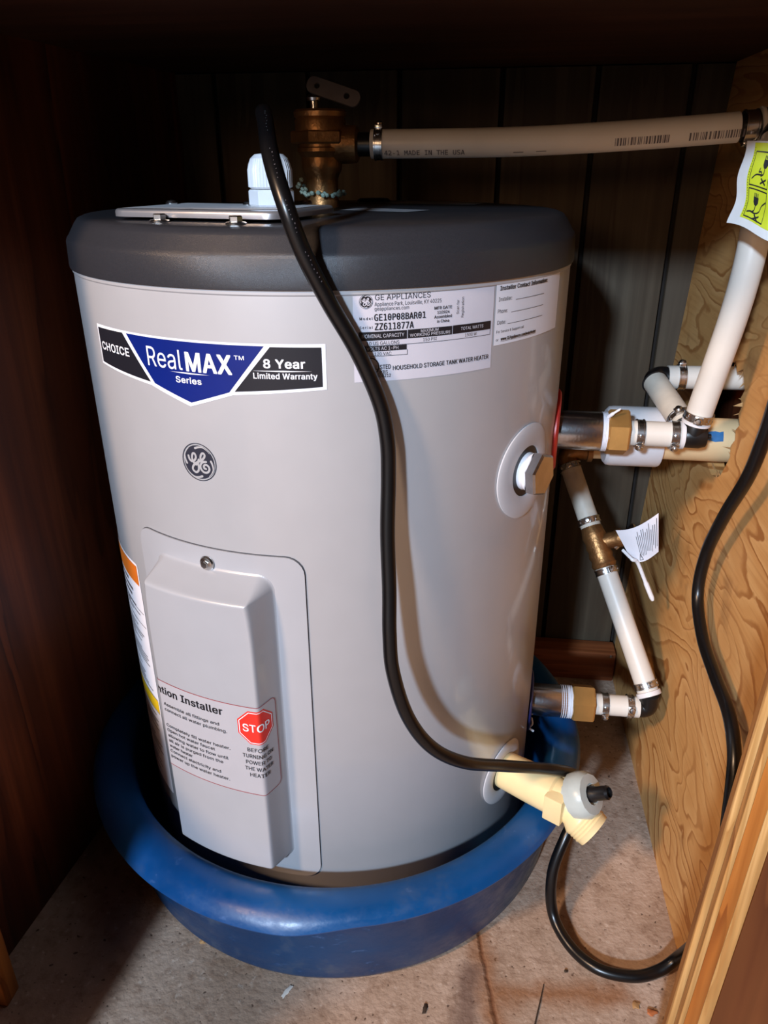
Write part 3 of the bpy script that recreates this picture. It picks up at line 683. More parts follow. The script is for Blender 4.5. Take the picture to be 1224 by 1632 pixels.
# back wall: dark backing with separate vertical boards and open grooves
wb = structure(MB().box((-0.34, Y_BACK + 0.010, 0), (0.55, Y_BACK + 0.024, Z_TOP)).build('wall_back', 'gap_dark', smooth=0))
edges = [-0.34, -0.262, -0.178, -0.070, 0.032, 0.144, 0.244, 0.3415, 0.55]
for k in range(len(edges) - 1):
    dy = random.uniform(-0.0012, 0.0012)
    MB().bevel_box((edges[k] + 0.0028, Y_BACK + dy, 0.0), (edges[k + 1] - 0.0028, Y_BACK + 0.0105, Z_TOP - 0.001), 0.0012).build('board', 'back_board', wb)

# left wall, slightly out of square
xl0, xl1 = -0.276, -0.222
mb = MB()
mb.add([(xl0, Y_FRONT, 0), (xl1, Y_BACK, 0), (xl1, Y_BACK, Z_TOP), (xl0, Y_FRONT, Z_TOP),
        (xl0 - 0.016, Y_FRONT, 0), (xl1 - 0.016, Y_BACK, 0), (xl1 - 0.016, Y_BACK, Z_TOP), (xl0 - 0.016, Y_FRONT, Z_TOP)],
       [(0, 1, 2, 3), (7, 6, 5, 4), (0, 3, 7, 4), (1, 5, 6, 2), (3, 2, 6, 7), (0, 4, 5, 1)])
structure(mb.build('wall_left', 'dark_wood', smooth=0))


# right wall: plywood sheet leaning out, with a broken-out hole for the pipes
def xw(z):
    return 0.344 + 0.05 * z


hole = [(0.020, 0.412), (0.014, 0.424), (0.019, 0.433), (0.012, 0.441), (0.017, 0.449), (0.010, 0.456), (0.020, 0.463), (0.016, 0.471),
        (0.024, 0.477), (0.019, 0.485), (0.027, 0.492), (0.036, 0.500), (0.049, 0.494), (0.060, 0.502), (0.078, 0.496), (0.092, 0.500),
        (0.112, 0.492), (0.132, 0.494), (0.150, 0.480), (0.146, 0.462), (0.152, 0.444), (0.140, 0.432), (0.120, 0.420), (0.098, 0.416),
        (0.080, 0.404), (0.066, 0.395), (0.050, 0.392), (0.035, 0.395), (0.026, 0.401)]
bm = bmesh.new()
outer = [(-0.275, 0.0), (Y_BACK, 0.0), (Y_BACK, Z_TOP), (-0.275, Z_TOP)]
eds = []
for loop in (outer, hole):
    vv = [bm.verts.new((0, y, z)) for y, z in loop]
    eds += [bm.edges.new((vv[i], vv[(i + 1) % len(vv)])) for i in range(len(vv))]
bmesh.ops.triangle_fill(bm, use_beauty=True, edges=eds)
bmesh.ops.recalc_face_normals(bm, faces=bm.faces[:])
ext = bmesh.ops.extrude_face_region(bm, geom=bm.faces[:])
for g in ext['geom']:
    if isinstance(g, bmesh.types.BMVert):
        g.co.x += 0.016
bmesh.ops.recalc_face_normals(bm, faces=bm.faces[:])
for v in bm.verts:
    v.co.x += xw(v.co.z)
wr = structure(MB().from_bm(bm).build('wall_right', 'plywood', smooth=0))
mb = MB()
for k in range(64):
    i = random.randrange(len(hole))
    j = (i + 1) % len(hole)
    if hole[i][0] > 0.07 and random.random() < 0.6:
        i, j = random.choice([(5, 6), (7, 8), (9, 10), (2, 3), (10, 11), (3, 4)])
    t = random.random()
    y = hole[i][0] * (1 - t) + hole[j][0] * t
    z = hole[i][1] * (1 - t) + hole[j][1] * t
    x = xw(z) + random.uniform(-0.0005, 0.012)
    cy, cz = 0.075 - y, 0.448 - z
    L = sqrt(cy * cy + cz * cz)
    ln = random.uniform(0.004, 0.013)
    a = atan2(cz, cy) + random.uniform(-1.1, 1.1)
    tip = Vector((x + random.uniform(-0.006, 0.003), y + cos(a) * ln, z + sin(a) * ln))
    w = random.uniform(0.0007, 0.0022)
    b = Vector((x, y, z)) - Vector((0, cos(a), sin(a))) * 0.002
    side = Vector((0, -sin(a), cos(a))) * w
    mb.add([b - side, b + side, b + Vector((w * 1.4, 0, 0)), tip], [(0, 1, 2), (0, 3, 1), (1, 3, 2), (2, 3, 0)])
mb.build('splinters', 'splinter', wr, smooth=0, kind='stuff')
structure(MB().box((0.412, -0.06, 0.36), (0.428, 0.24, 0.54)).build('trim_6', 'dark_wood', smooth=0))

# face frame: right stile seen as a stack of plies, left stile, header, and the front panel right of it
def lean(mb):
    """the right side of the old cabinet leans outward a little"""
    mb.v = [(x + 0.033 * z, y, z) for x, y, z in mb.v]
    return mb


st = structure(lean(MB().box((0.2935, Y_FRAME + 0.0025, 0.0), (0.3225, Y_FRAME + 0.008, Z_TOP))).build('trim_1', 'ply_brown', smooth=0))
plies = [(0.2932, 0.2976, 'ply_light', 0.0006), (0.2977, 0.3006, 'ply_brown', 0.0), (0.3007, 0.3043, 'ply_light', 0.0006),
         (0.3044, 0.3140, 'fir_orange', 0.0002), (0.3141, 0.3224, 'ply_light', -0.0004)]
for x0, x1, m, d in plies:
    lean(MB().bevel_box((x0, Y_FRAME - d, 0.0), (x1, Y_FRAME + 0.0026, Z_TOP), 0.0005)).build('ply', m, st)
structure(lean(MB().box((0.3226, Y_FRAME, 0.0), (0.95, Y_FRAME + 0.017, 0.95))).build('wall_front', 'brown_face', smooth=0))
structure(MB().bevel_box((-0.62, Y_FRAME, 0.0), (-0.2470, Y_FRAME + 0.018, 0.95), 0.0015).build('trim_2', 'fir_orange'))
structure(MB().bevel_box((-0.2469, Y_FRAME, 0.752), (0.3014, Y_FRAME + 0.018, 0.95), 0.0015).build('trim_3', 'fir_orange'))
# wooden cleat along the foot of the back wall
cl = structure(MB().bevel_box((-0.226, 0.238, 0.0), (0.343, 0.2695, 0.047), 0.0025).build('trim_4', 'cleat_wood'))
MB().lathe([(0.0018, 0), (0.0022, 0.0012), (0.0, 0.002)], (0.336, 0.238, 0.043), (0, -1, 0), 12).build('nail', 'steel', cl)
# unseen half-height open door, added to shade the floor at the left
dr = structure(MB().bevel_box((0, -0.250, 0.02), (0.018, 0, 0.40), 0.003).build('added_shade_door', 'brown_face'))
dr.location = (-0.290, -0.300, 0)
dr.rotation_euler = (0, 0, radians(15))

# ------------------------------------------------------------------ blue pan
def pan_shape(k, r, h, a):
    # a is the angle about the pan axis; the lip steps up right of the front (pouring notch)
    d = math.degrees(a)
    d = d - 360 if d > 180 else d
    s = min(1.0, max(0.0, (d + 92) / 16.0)) if d < 60 else 1.0
    s = s * s * (3 - 2 * s)
    if k in LIP:
        h = h + LIP[k][0] * s
        r = r - LIP[k][1] * s
    return r, h


prof = [(0.0, 0.0), (0.224, 0.0), (0.230, 0.003), (0.2335, 0.010), (0.2385, 0.050), (0.2435, 0.1000), (0.2455, 0.1048),
        (0.2605, 0.1028), (0.2634, 0.1018), (0.2640, 0.1036), (0.2624, 0.1066), (0.2600, 0.1098), (0.2560, 0.1140), (0.2500, 0.1172), (0.2440, 0.1185),
        (0.2385, 0.1186), (0.2330, 0.1180), (0.2280, 0.1162), (0.2245, 0.1128), (0.2228, 0.1070), (0.2218, 0.095), (0.2195, 0.050), (0.2165, 0.012), (0.213, 0.007), (0.0, 0.007)]
LIP = {7: (0.0045, 0.0050), 8: (0.0050, 0.0050), 9: (0.0050, 0.0050), 10: (0.0040, 0.0045), 11: (0.0020, 0.0030)}
pan = MB().lathe(prof, (0.001, -0.008, 0.0), (0, 0, 1), 180, ref=(1, 0, 0), rfun=pan_shape).build('drain_pan', 'pan', smooth=40)
pan.data.materials.append(M['pan_wall_shaded'])
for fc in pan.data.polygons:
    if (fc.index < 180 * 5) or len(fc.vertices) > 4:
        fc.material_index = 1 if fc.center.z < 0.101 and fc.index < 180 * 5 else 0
tag(pan, 'scuffed blue plastic pan with a rolled rim under the water heater', 'pan')

# ------------------------------------------------------------------ water heater
R = 0.204
H = thing('water_heater', 'grey cylindrical electric water heater with dark cap standing in the blue pan', 'water heater', (0, 0, 0.0075))


def radial(al):
    return Vector((cos(radians(al)), sin(radians(al)), 0))


MB().lathe([(0.0, 0.0078), (0.188, 0.0078), (0.199, 0.012), (R, 0.022), (R, 0.5945), (R + 0.0008, 0.5955), (R + 0.0008, 0.599), (0.0, 0.599)],
           n=200).build('tank_jacket', 'tank_paint', H)
cap = MB().lathe([(0.2035, 0.5978), (0.2062, 0.5982), (0.2064, 0.600), (0.2058, 0.6165), (0.2050, 0.6188), (0.2036, 0.6204), (0.1982, 0.6290),
                  (0.1955, 0.6322), (0.1915, 0.6338), (0.186, 0.6342), (0.10, 0.6346), (0.0, 0.6348)], n=200).build('top_cap', 'cap', H, smooth=60)
mb = MB().lathe([(0.0, 0.6346), (0.016, 0.6346), (0.0165, 0.6362), (0.014, 0.638), (0.0, 0.6385)], (0.022, 0.135, 0), n=36)
mb.build('hole_plug', 'blackish', H)
for (x, y, w, d, rz) in ((0.052, -0.022, 0.066, 0.036, -28), (0.066, 0.110, 0.13, 0.052, -14)):
    p = Print(lambda s, t, e, x=x, y=y, c=cos(radians(rz)), n=sin(radians(rz)): Vector((x + s * c - t * n, y + s * n + t * c, 0.6351 + e)), 0.0)
    p.rect(-w / 2, -d / 2, w / 2, d / 2, step=1).build('cap_label', 'cap_label', H, label='plain grey label strip')

# access cover: thin panel with a moulded box that stands out
A0 = -106.2
ZC0, ZC1 = 0.093, 0.4135
pm = cyl_map(R, A0)
half = R * radians(21.0)
Print(pm, 0.0005).poly(rrect(-half - 0.0006, ZC0 - 0.0006, half + 0.0006, ZC1 + 0.0006, 0.0145), skirt=0.0006).build('cover_gap_shadow', 'gap_shadow', H, label='dark line for the shadow in the gap round the cover')  # dark strip painted in as the shadow along the cover edge
cov = Print(pm, 0.0016)
cov.poly(rrect(-half, ZC0, half, ZC1, 0.014), skirt=0.0016)
BS0, BS1 = R * radians(-15.1), R * radians(14.7)
BT0, BT1 = 0.1145, 0.3985
DEP, EPSC = 0.0248, 0.0016


def bump_h(s, t):
    """height of the moulded box over the panel"""
    def sd(s, t, r):
        cx, cy = (BS0 + BS1) / 2, (BT0 + BT1) / 2
        qx, qy = abs(s - cx) - (BS1 - BS0) / 2 + r, abs(t - cy) - (BT1 - BT0) / 2 + r
        return sqrt(max(qx, 0) ** 2 + max(qy, 0) ** 2) + min(max(qx, qy), 0) - r
    d = -sd(s, t, 0.013)
    w = 0.0112
    if t > 0.34:
        k = min(1, (t - 0.34) / 0.05)
        w = 0.0112 + 0.0028 * k * k
    x = d / w
    if x <= 0:
        return -0.0006
    if x >= 1.16:
        return DEP
    # soft foot, straight wall, rounded shoulder
    if x < 0.16:
        y = 0.06 * (x / 0.16) ** 2
    elif x < 0.88:
        y = 0.06 + (x - 0.16) / 0.72 * 0.82
    else:
        u = (x - 0.88) / 0.28
        y = 0.88 + 0.12 * (1 - (1 - u) ** 2.6)
    return DEP * min(1.0, y)


def grid_vals(a, b, wall, dense, mid):
    out = [a + (wall * i / dense) for i in range(dense)]
    out += [a + wall + (b - a - 2 * wall) * i / mid for i in range(mid)]
    out += [b - wall + wall * i / dense for i in range(dense + 1)]
    return out


ss = grid_vals(BS0 - 0.0003, BS1 + 0.0003, 0.0170, 34, 22)
tt = grid_vals(BT0 - 0.0003, BT1 + 0.0003, 0.0240, 40, 40)
vv = [pm(s, t, EPSC + bump_h(s, t)) for t in tt for s in ss]
ff = [(j * len(ss) + i, j * len(ss) + i + 1, (j + 1) * len(ss) + i + 1, (j + 1) * len(ss) + i) for j in range(len(tt) - 1) for i in range(len(ss) - 1)]
cov.add(vv, ff)
cover = cov.build('access_cover', 'cover_paint', H, smooth=45)
# cover screw
q = pm(0.0, 0.4015, 0.002)
ax = radial(A0)
mb = MB().lathe([(0.0058, 0.0), (0.0060, 0.0008), (0.0052, 0.0022), (0.003, 0.003), (0.0, 0.0032)], q, ax, 24)
mb.prism(6, 0.0032, 0.002, 0.0048, q, ax, chamfer=0.0005)
mb.build('screw', 'steel', cover)

# unrolled mapping over the moulded box (length measured across its face, walls included)
TM = 0.26
us, ssn = [0.0], [0.0]
acc_r, acc_l = [(0.0, 0.0)], [(0.0, 0.0)]
for sgn, acc in ((1, acc_r), (-1, acc_l)):
    prev, u, s = pm(0, TM, EPSC + bump_h(0, TM)), 0.0, 0.0
    while abs(s) < half:
        s += sgn * 0.00015
        cur = pm(s, TM, EPSC + bump_h(s, TM))
        u += (cur - prev).length
        prev = cur
        acc.append((u, s))


def unroll(u):
    acc = acc_r if u >= 0 else acc_l
    a = abs(u)
    lo, hi = 0, len(acc) - 1
    while hi - lo > 1:
        md = (lo + hi) // 2
        if acc[md][0] <= a:
            lo = md
        else:
            hi = md
    (u0, s0), (u1, s1) = acc[lo], acc[hi]
    k = min(1.0, (a - u0) / max(1e-9, u1 - u0))
    return s0 + (s1 - s0) * k


def box_map(u, t, e):
    def surf(uu):
        s = unroll(uu)
        return pm(s, t, EPSC + bump_h(s, t))
    p = surf(u)
    d = surf(u + 0.0006) - surf(u - 0.0006)
    n = Vector((d.y, -d.x, 0)).normalized()
    return p + n * e


def face_u(al):
    """unrolled position of an angle on the front face of the box"""
    return (R + EPSC + DEP) * radians(al - A0)


LB = Print(box_map, 0.00025)
uL, uR = face_u(-127.0), face_u(-94.6) + 0.0185
LB.poly(rrect(uL, 0.2090, uR, 0.2968, 0.005), step=0.0012)
stop_label = LB.build('stop_label', 'cover_label', H, smooth=60, label='translucent installer label with a red stop sign')
p = Print(box_map, 0.0004)
for t in (0.2090, 0.2962):
    p.rect(uL + 0.005, t, uR - 0.005, t + 0.0006, step=0.0012)
p.rect(uR - 0.0006, 0.214, uR, 0.2918)
for cyc, a0, in ((0.2918, 0.0), (0.2140, -pi / 2)):
    p.circle(uR - 0.005, cyc, 0.005, 0.0044, 8, a0, a0 + pi / 2)
p.build('border_line', 'line_red', stop_label)
p = Print(box_map, 0.0005)
p.text('Attention Installer', face_u(-123.4), face_u(-102.0), 0.2842, 0.0070, 0.022)
body = [('Assemble all fittings and', -117.0, -103.1, 0.2728), ('connect all water plumbing.', -117.0, -101.5, 0.2672),
        ('Completely fill water heater.', -117.2, -101.2, 0.2508), ('Open hot water faucet', -117.2, -104.8, 0.2456),
        ('allowing water to flow until', -117.2, -101.9, 0.2400), ('all air is purged from the', -117.2, -103.2, 0.2345),
        ('water heater', -117.2, -110.8, 0.2290), ('Connect electricity and', -117.2, -104.0, 0.2236),
        ('power up the water heater.', -117.2, -102.1, 0.2180)]
for s, a, b, t in body:
    p.text(s, face_u(a), face_u(b), t, 0.0030, 0.004)
uc = face_u(-96.9)
for k, (s, w) in enumerate((('BEFORE', 0.0180), ('TURNING ON', 0.0270), ('POWER TO', 0.0225), ('THE WATER', 0.0250), ('HEATER', 0.0175))):
    p.text(s, uc + 0.0068 - w / 2, uc + 0.0068 + w / 2, 0.2535 - 0.0064 * k, 0.0036, 0.002)
p.build('lettering', 'ink', stop_label, smooth=0)


def octagon(r, cx, cy):
    return [(cx + r * cos(radians(22.5 + 45 * i)), cy + r * sin(radians(22.5 + 45 * i))) for i in range(8)]


oc = (uc + 0.0075, 0.2770)
p = Print(box_map, 0.0004)
p.poly(octagon(0.0172, *oc), step=0.0012)
sign = p.build('stop_sign', 'stop_red', stop_label, smooth=60, label='red octagon stop sign')
p = Print(box_map, 0.0006)
for i in range(8):
    a, b = octagon(0.0160, *oc), octagon(0.0153, *oc)
    j = (i + 1) % 8
    p.poly([a[i], a[j], b[j], b[i]], step=0.0012)
p.text('STOP', oc[0] - 0.0118, oc[0] + 0.0118, oc[1] - 0.0036, 0.0072, 0.012)
p.build('lettering', 'sticker_white', stop_label, smooth=0, label='white lettering of the stop sign')

# brand sticker
A1 = -106.2
bm_map = cyl_map(R, A1)


def ds(deg):
    return R * radians(deg)


def dz(a):
    return ds(a - A1)


e1_, e2_, e3_ = ds(26.9), ds(17.6), ds(9.4)
outline = [(-e1_, 0.5370), (-e3_, 0.5312), (0, 0.5205), (e3_, 0.5312), (e1_, 0.5362), (e1_, 0.5655), (-e1_, 0.5655)]
sticker = Print(bm_map, 0.0003).poly(outline, step=0.003).build('brand_sticker', 'sticker_white', H, label='blue and black range sticker with white border')
p = Print(bm_map, 0.0005)
b = 0.0026
p.poly([(dz(-121.3), 0.5642), (dz(-114.5), 0.5329), (dz(-105.9), 0.5232), (dz(-97.6), 0.5328), (dz(-90.3), 0.5640)], step=0.003)
p.build('blue_field', 'sticker_blue', sticker, label='deep blue centre panel')
p = Print(bm_map, 0.0005)
p.poly([(-e1_ + b * 0.8, 0.5634), (-e1_ + b * 0.8, 0.5385), (dz(-115.6), 0.5334), (dz(-122.6), 0.5640)], step=0.003)
p.build('black_field', 'sticker_black', sticker, label='black left end panel')
p = Print(bm_map, 0.0005)
p.poly([(dz(-89.2), 0.5636), (dz(-96.5), 0.5335), (e1_ - b, 0.5380), (e1_ - b, 0.5634)], step=0.003)
p.build('black_field', 'sticker_black', sticker, label='black right end panel')
p = Print(bm_map, 0.0007)



p.text('CHOICE', dz(-131.6), dz(-121.0), 0.5482, 0.0058, 0.022)
p.text('Real', dz(-115.6), dz(-107.0), 0.5450, 0.0132, 0.0)
p.text('MAX', dz(-106.2), dz(-96.6), 0.5450, 0.0128, 0.027)
p.text('TM', dz(-96.0), dz(-94.1), 0.5548, 0.0027, 0.01)
p.text('Series', dz(-108.9), dz(-103.1), 0.5364, 0.0042, 0.022)
p.poly([(dz(-110), 0.5432), (dz(-105.8), 0.5427), (dz(-101.3), 0.5432), (dz(-105.8), 0.5437)])
p.text('8 Year', dz(-90.6), dz(-83.0), 0.5502, 0.0058, 0.025)
p.poly([(dz(-92.7), 0.5482), (dz(-87), 0.5477), (dz(-81.8), 0.5482), (dz(-87), 0.5487)])
p.text('Limited Warranty', dz(-92.6), dz(-80.9), 0.5432, 0.0038, 0.022)
p.build('lettering', 'sticker_white', sticker, smooth=0)

# round monogram emblem: strokes in units of the radius, x right and y up
MONO = [[(-0.68, 0.42), (-0.62, 0.14), (-0.45, 0.0), (-0.25, 0.12), (-0.12, 0.40), (-0.20, 0.66), (-0.34, 0.62), (-0.42, 0.30), (-0.36, 0.0),
         (-0.20, -0.20), (-0.06, -0.12), (0.08, 0.22)],
        [(0.06, 0.12), (0.00, -0.12), (0.02, -0.42), (-0.04, -0.70), (-0.24, -0.84), (-0.44, -0.66), (-0.40, -0.38), (-0.18, -0.10),
         (0.08, 0.06), (0.30, 0.22), (0.50, 0.46), (0.54, 0.68), (0.42, 0.78), (0.28, 0.62), (0.22, 0.34), (0.30, 0.14), (0.46, 0.10), (0.60, 0.12)],
        [(0.46, 0.10), (0.28, 0.0), (0.16, -0.24), (0.18, -0.52), (0.36, -0.74), (0.60, -0.74), (0.78, -0.52), (0.76, -0.26), (0.58, -0.12),
         (0.42, -0.22), (0.42, -0.40), (0.54, -0.46)]]


def emblem(mp_, cx, cy, r, parent, eps, dark, light, name):
    p = Print(mp_, eps)
    p.circle(cx, cy, r * 0.88, n=40)
    p.circle(cx, cy, r, r * 0.955, n=48)
    o = p.build(name, dark, parent, smooth=60)
    p = Print(mp_, eps + 0.0002)
    kx, ky, w = r * 0.80, r * 0.66, r * 0.115
    for st_ in MONO:
        p.stroke([(cx + x * kx - 0.04 * r, cy + y * ky) for x, y in st_], w, 5)
    for q in range(4):
        a0 = radians(90 * q + 100)
        pts, ws = [], []
        for i in range(7):
            a = a0 - radians(62) * i / 6
            rr = 0.74 + 0.13 * min(1, i / 3.0)
            pts.append((cx + r * rr * cos(a), cy + r * rr * sin(a)))
            ws.append(r * (0.12 - 0.016 * i))
        p.stroke(pts, ws, 3)
    p.build('monogram', light, o, smooth=0)
    return o


emblem(bm_map, dz(-105.8), 0.4805, 0.0140, H, 0.0004, 'emblem_grey', 'tank_paint', 'round_emblem')

# rating label
A2 = -60.0
rm = cyl_map(R, A2)


def dr_(a):
    return R * radians(a - A2)


rating = Print(rm, 0.0003).rect(dr_(-74.3), 0.5402, dr_(-45.9), 0.5945, step=0.003).build('rating_label', 'clear_label', H, label='silver rating label with black print')
p = Print(rm, 0.0005)
T = [('GE APPLIANCES', -70.4, -60.1, 0.5915, 0.0034, 0), ('Appliance Park, Louisville, KY 40225', -70.5, -57.9, 0.5879, 0.0024, 0),
     ('geappliances.com', -70.5, -64.2, 0.5852, 0.0022, 0), ('MFR DATE', -59.3, -55.7, 0.5836, 0.0019, 0.006), ('12/2024', -58.7, -56.2, 0.5808, 0.0018, 0.004),
     ('Assembled', -59.3, -55.7, 0.5780, 0.0019, 0.006), ('in China', -58.7, -56.2, 0.5752, 0.0018, 0.004), ('M o d e l', -73.2, -70.9, 0.5797, 0.0017, 0.005),
     ('GE10P08BAR01', -70.6, -61.0, 0.5790, 0.0041, 0.015), ('S e r i a l', -73.2, -70.9, 0.5742, 0.0017, 0.005), ('ZZ611877A', -70.5, -63.3, 0.5732, 0.0043, 0.015),
     ('10 US GALLONS', -72.0, -66.0, 0.5638, 0.0022, 0), ('150 PSI', -61.4, -58.7, 0.5642, 0.0020, 0), ('1500 W', -52.6, -49.9, 0.5642, 0.0020, 0),
     ('120 VAC', -70.6, -67.5, 0.5571, 0.0020, 0), ('LISTED', -70.4, -67.6, 0.5481, 0.0029, 0.012), ('3KBS', -70.0, -68.2, 0.5452, 0.0021, 0.006),
     ('E508212', -70.5, -67.6, 0.5428, 0.0021, 0.006), ('HOUSEHOLD STORAGE TANK WATER HEATER', -67.2, -46.7, 0.5470, 0.0029, 0.010)]
for s, a, b_, t, h, bo in T:
    p.text(s, dr_(a), dr_(b_), t, h, bo, mono=s[:2] in ('GE', 'ZZ') and s[-1] in '1A')
for a, b_, t0, t1 in ((-73.4, -64.55, 0.5667, 0.5722), (-64.4, -55.5, 0.5668, 0.5723), (-55.35, -46.5, 0.5669, 0.5724), (-73.4, -64.6, 0.5598, 0.5630)):
    p.rect(dr_(a), t0, dr_(b_), t1)
for a, b_, t in ((-73.4, -46.5, 0.5631), (-73.4, -64.4, 0.5565)):
    p.rect(dr_(a), t, dr_(b_), t + 0.0003)
for a, t0, t1 in ((-73.4, 0.5565, 0.5667), (-46.6, 0.5631, 0.5667), (-64.5, 0.5565, 0.5598)):
    p.rect(dr_(a), t0, dr_(a) + 0.0003, t1)
p.text('Scan for', 0.5795, 0.5885, dr_(-54.15), 0.0019, 0.0, vertical=True)
p.text('Registration', 0.5770, 0.5900, dr_(-53.1), 0.0019, 0.0, vertical=True)
p.circle(dr_(-71.4), 0.5500, 0.0060, 0.0052, 30)
p.text('U', dr_(-72.4), dr_(-71.6), 0.5498, 0.0036, 0.03)
p.text('L', dr_(-71.3), dr_(-70.7), 0.5478, 0.0036, 0.03)
p.build('lettering', 'ink', rating, smooth=0)
p = Print(rm, 0.0007)
p.text('NOMINAL CAPACITY', dr_(-72.8), dr_(-65.1), 0.5684, 0.0023, 0)
p.text('MAXIMUM', dr_(-61.9), dr_(-58.4), 0.5701, 0.0018, 0)
p.text('WORKING PRESSURE', dr_(-64.0), dr_(-55.9), 0.5677, 0.0019, 0)
p.text('TOTAL WATTS', dr_(-53.6), dr_(-48.4), 0.5688, 0.0020, 0)
p.text('VOLTS AC 1-PH', dr_(-72.0), dr_(-66.2), 0.5605, 0.0021, 0)
p.build('lettering', 'clear_label', rating, smooth=0, label='pale lettering inside the black bars')
emblem(rm, dr_(-72.0), 0.5908, 0.0043, rating, 0.0005, 'ink', 'clear_label', 'round_emblem')

# installer card
A3 = -33.0
im = cyl_map(R, A3)


def di(a):
    return R * radians(a - A3)


card = Print(im, 0.0004).rect(di(-45.4), 0.5548, di(-21.4), 0.5966, step=0.003).build('installer_card', 'paper', H, label='white installer contact card')
p = Print(im, 0.0006)
p.text('Installer Contact Information:', di(-44.5), di(-28.5), 0.5913, 0.0029, 0.014)
for s, a, b_, t, c in (('Installer:', -44.7, -41.0, 0.5842, -39.8), ('Phone:', -44.8, -42.1, 0.5763, -41.0), ('Date:', -44.8, -42.4, 0.5688, -41.9)):
    p.text(s, di(a), di(b_), t, 0.0026, 0.0)
    p.rect(di(c), t - 0.0006, di(-29.6), t - 0.0003)
p.text('For Service & Support call', di(-44.9), di(-36.6), 0.5630, 0.0018, 0.0)
p.text('or', di(-44.9), di(-44.2), 0.5576, 0.0018, 0.0)
p.text('www.GEAppliances.com/waterheater', di(-43.6), di(-32.0), 0.5576, 0.0022, 0.008)
p.rect(di(-43.6), 0.5569, di(-32.0), 0.5571)
p.build('lettering', 'ink', card, smooth=0)

# warning label wrapped round the left side
A4 = -144.0
wm = cyl_map(R, A4)


def dw(a):
    return R * radians(a - A4)


warn = Print(wm, 0.0004).poly(rrect(dw(-159.0), 0.1175, dw(-132.4), 0.3690, 0.003), step=0.003).build('warning_label', 'paper', H, label='tall white warning label with orange and yellow bands')
p = Print(wm, 0.0006).rect(dw(-158.3), 0.3475, dw(-133.0), 0.3665, step=0.003)
p.build('orange_band', 'warn_orange', warn, label='orange band')
p = Print(wm, 0.0006).rect(dw(-158.3), 0.2130, dw(-133.0), 0.2270, step=0.003)
p.build('yellow_band', 'warn_yellow', warn, label='yellow band')
p = Print(wm, 0.0006)
for t in (0.2275, 0.2118, 0.3190, 0.3050):
    p.rect(dw(-158.3), t, dw(-133.0), t + 0.0006)
z = 0.341
random.seed(3)
while z > 0.123:
    if not (0.206 < z < 0.232):
        wdt = random.uniform(0.45, 1.0)
        hh = 0.0030 if z > 0.325 else 0.0011
        a = -151.5 if z > 0.235 or z < 0.2 else -157
        p.rect(dw(a), z, dw(a) + (dw(-134.2) - dw(a)) * wdt, z + hh)
    z -= 0.0070 if z > 0.325 else (0.0030 if random.random() < 0.8 else 0.0065)
p.build('print_lines', 'ink_soft', warn, smooth=0)

# fittings screwed into the jacket ------------------------------------------------
def on_axis(al, z, r):
    v = radial(al) * r
    return Vector((v.x, v.y, z))


# collars follow the curve of the jacket: made from rings that sit on the cylinder
def collar(al, z, r_out, r_in, mat, name, label=None, rise=0.0022):
    mp_ = cyl_map(R, al)
    mb = MB()
    n = 64
    rows = [(r_out, 0.0002), (r_out, rise * 0.6), (r_out - 0.0022, rise), (r_in + 0.0015, rise), (r_in, rise * 0.6), (r_in, -0.004)]
    vv, ff = [], []
    for rr, e in rows:
        for i in range(n):
            a = 2 * pi * i / n
            vv.append(mp_(rr * cos(a), z + rr * sin(a), e))
    for k in range(len(rows) - 1):
        for i in range(n):
            j = (i + 1) % n
            ff.append((k * n + i, k * n + j, (k + 1) * n + j, (k + 1) * n + i))
    mb.add(vv, ff)
    return mb.build(name, mat, H, label=label, smooth=40)


def dark_well(al, z, r):
    Print(cyl_map(R, al), 0.0006).circle(0, z, r).build('socket', 'blackish', H, smooth=60)


collar(-31.2, 0.4490, 0.0385, 0.0205, 'collar', 'plug_collar', 'wide grey trim ring round the hex plug')
dark_well(-31.2, 0.4490, 0.021)
o_, ax = on_axis(-31.2, 0.4490, R - 0.002), radial(-31.2)
mb = MB().lathe([(0.0145, 0.0), (0.0152, 0.003), (0.0145, 0.005), (0.0152, 0.007), (0.0145, 0.009)], o_, ax, 36)
plug_tape = mb.build('thread_tape', 'tape', H)
mb = MB().prism(6, 0.0182, 0.009, 0.0185, o_, ax, chamfer=0.0016, twist=radians(12))
mb.build('hex_plug', 'zinc', H, label='large zinc hex plug')

# drain valve
AD, ZD = -30.0, 0.1395
collar(AD - 0.5, ZD - 0.001, 0.0330, 0.0195, 'collar', 'drain_collar', 'grey trim ring round the drain valve')
dark_well(AD - 0.5, ZD - 0.001, 0.020)
o_, ax = on_axis(AD, ZD, R - 0.003), radial(AD)
down = Vector((0, 0, -1))
side = ax.cross(Vector((0, 0, 1)))
mb = MB().lathe([(0.0165, 0.0), (0.0175, 0.004), (0.0185, 0.030), (0.0190, 0.055), (0.0168, 0.057), (0.0160, 0.064), (0.0140, 0.072), (0.0100, 0.078), (0.0, 0.080)], o_, ax, 40)
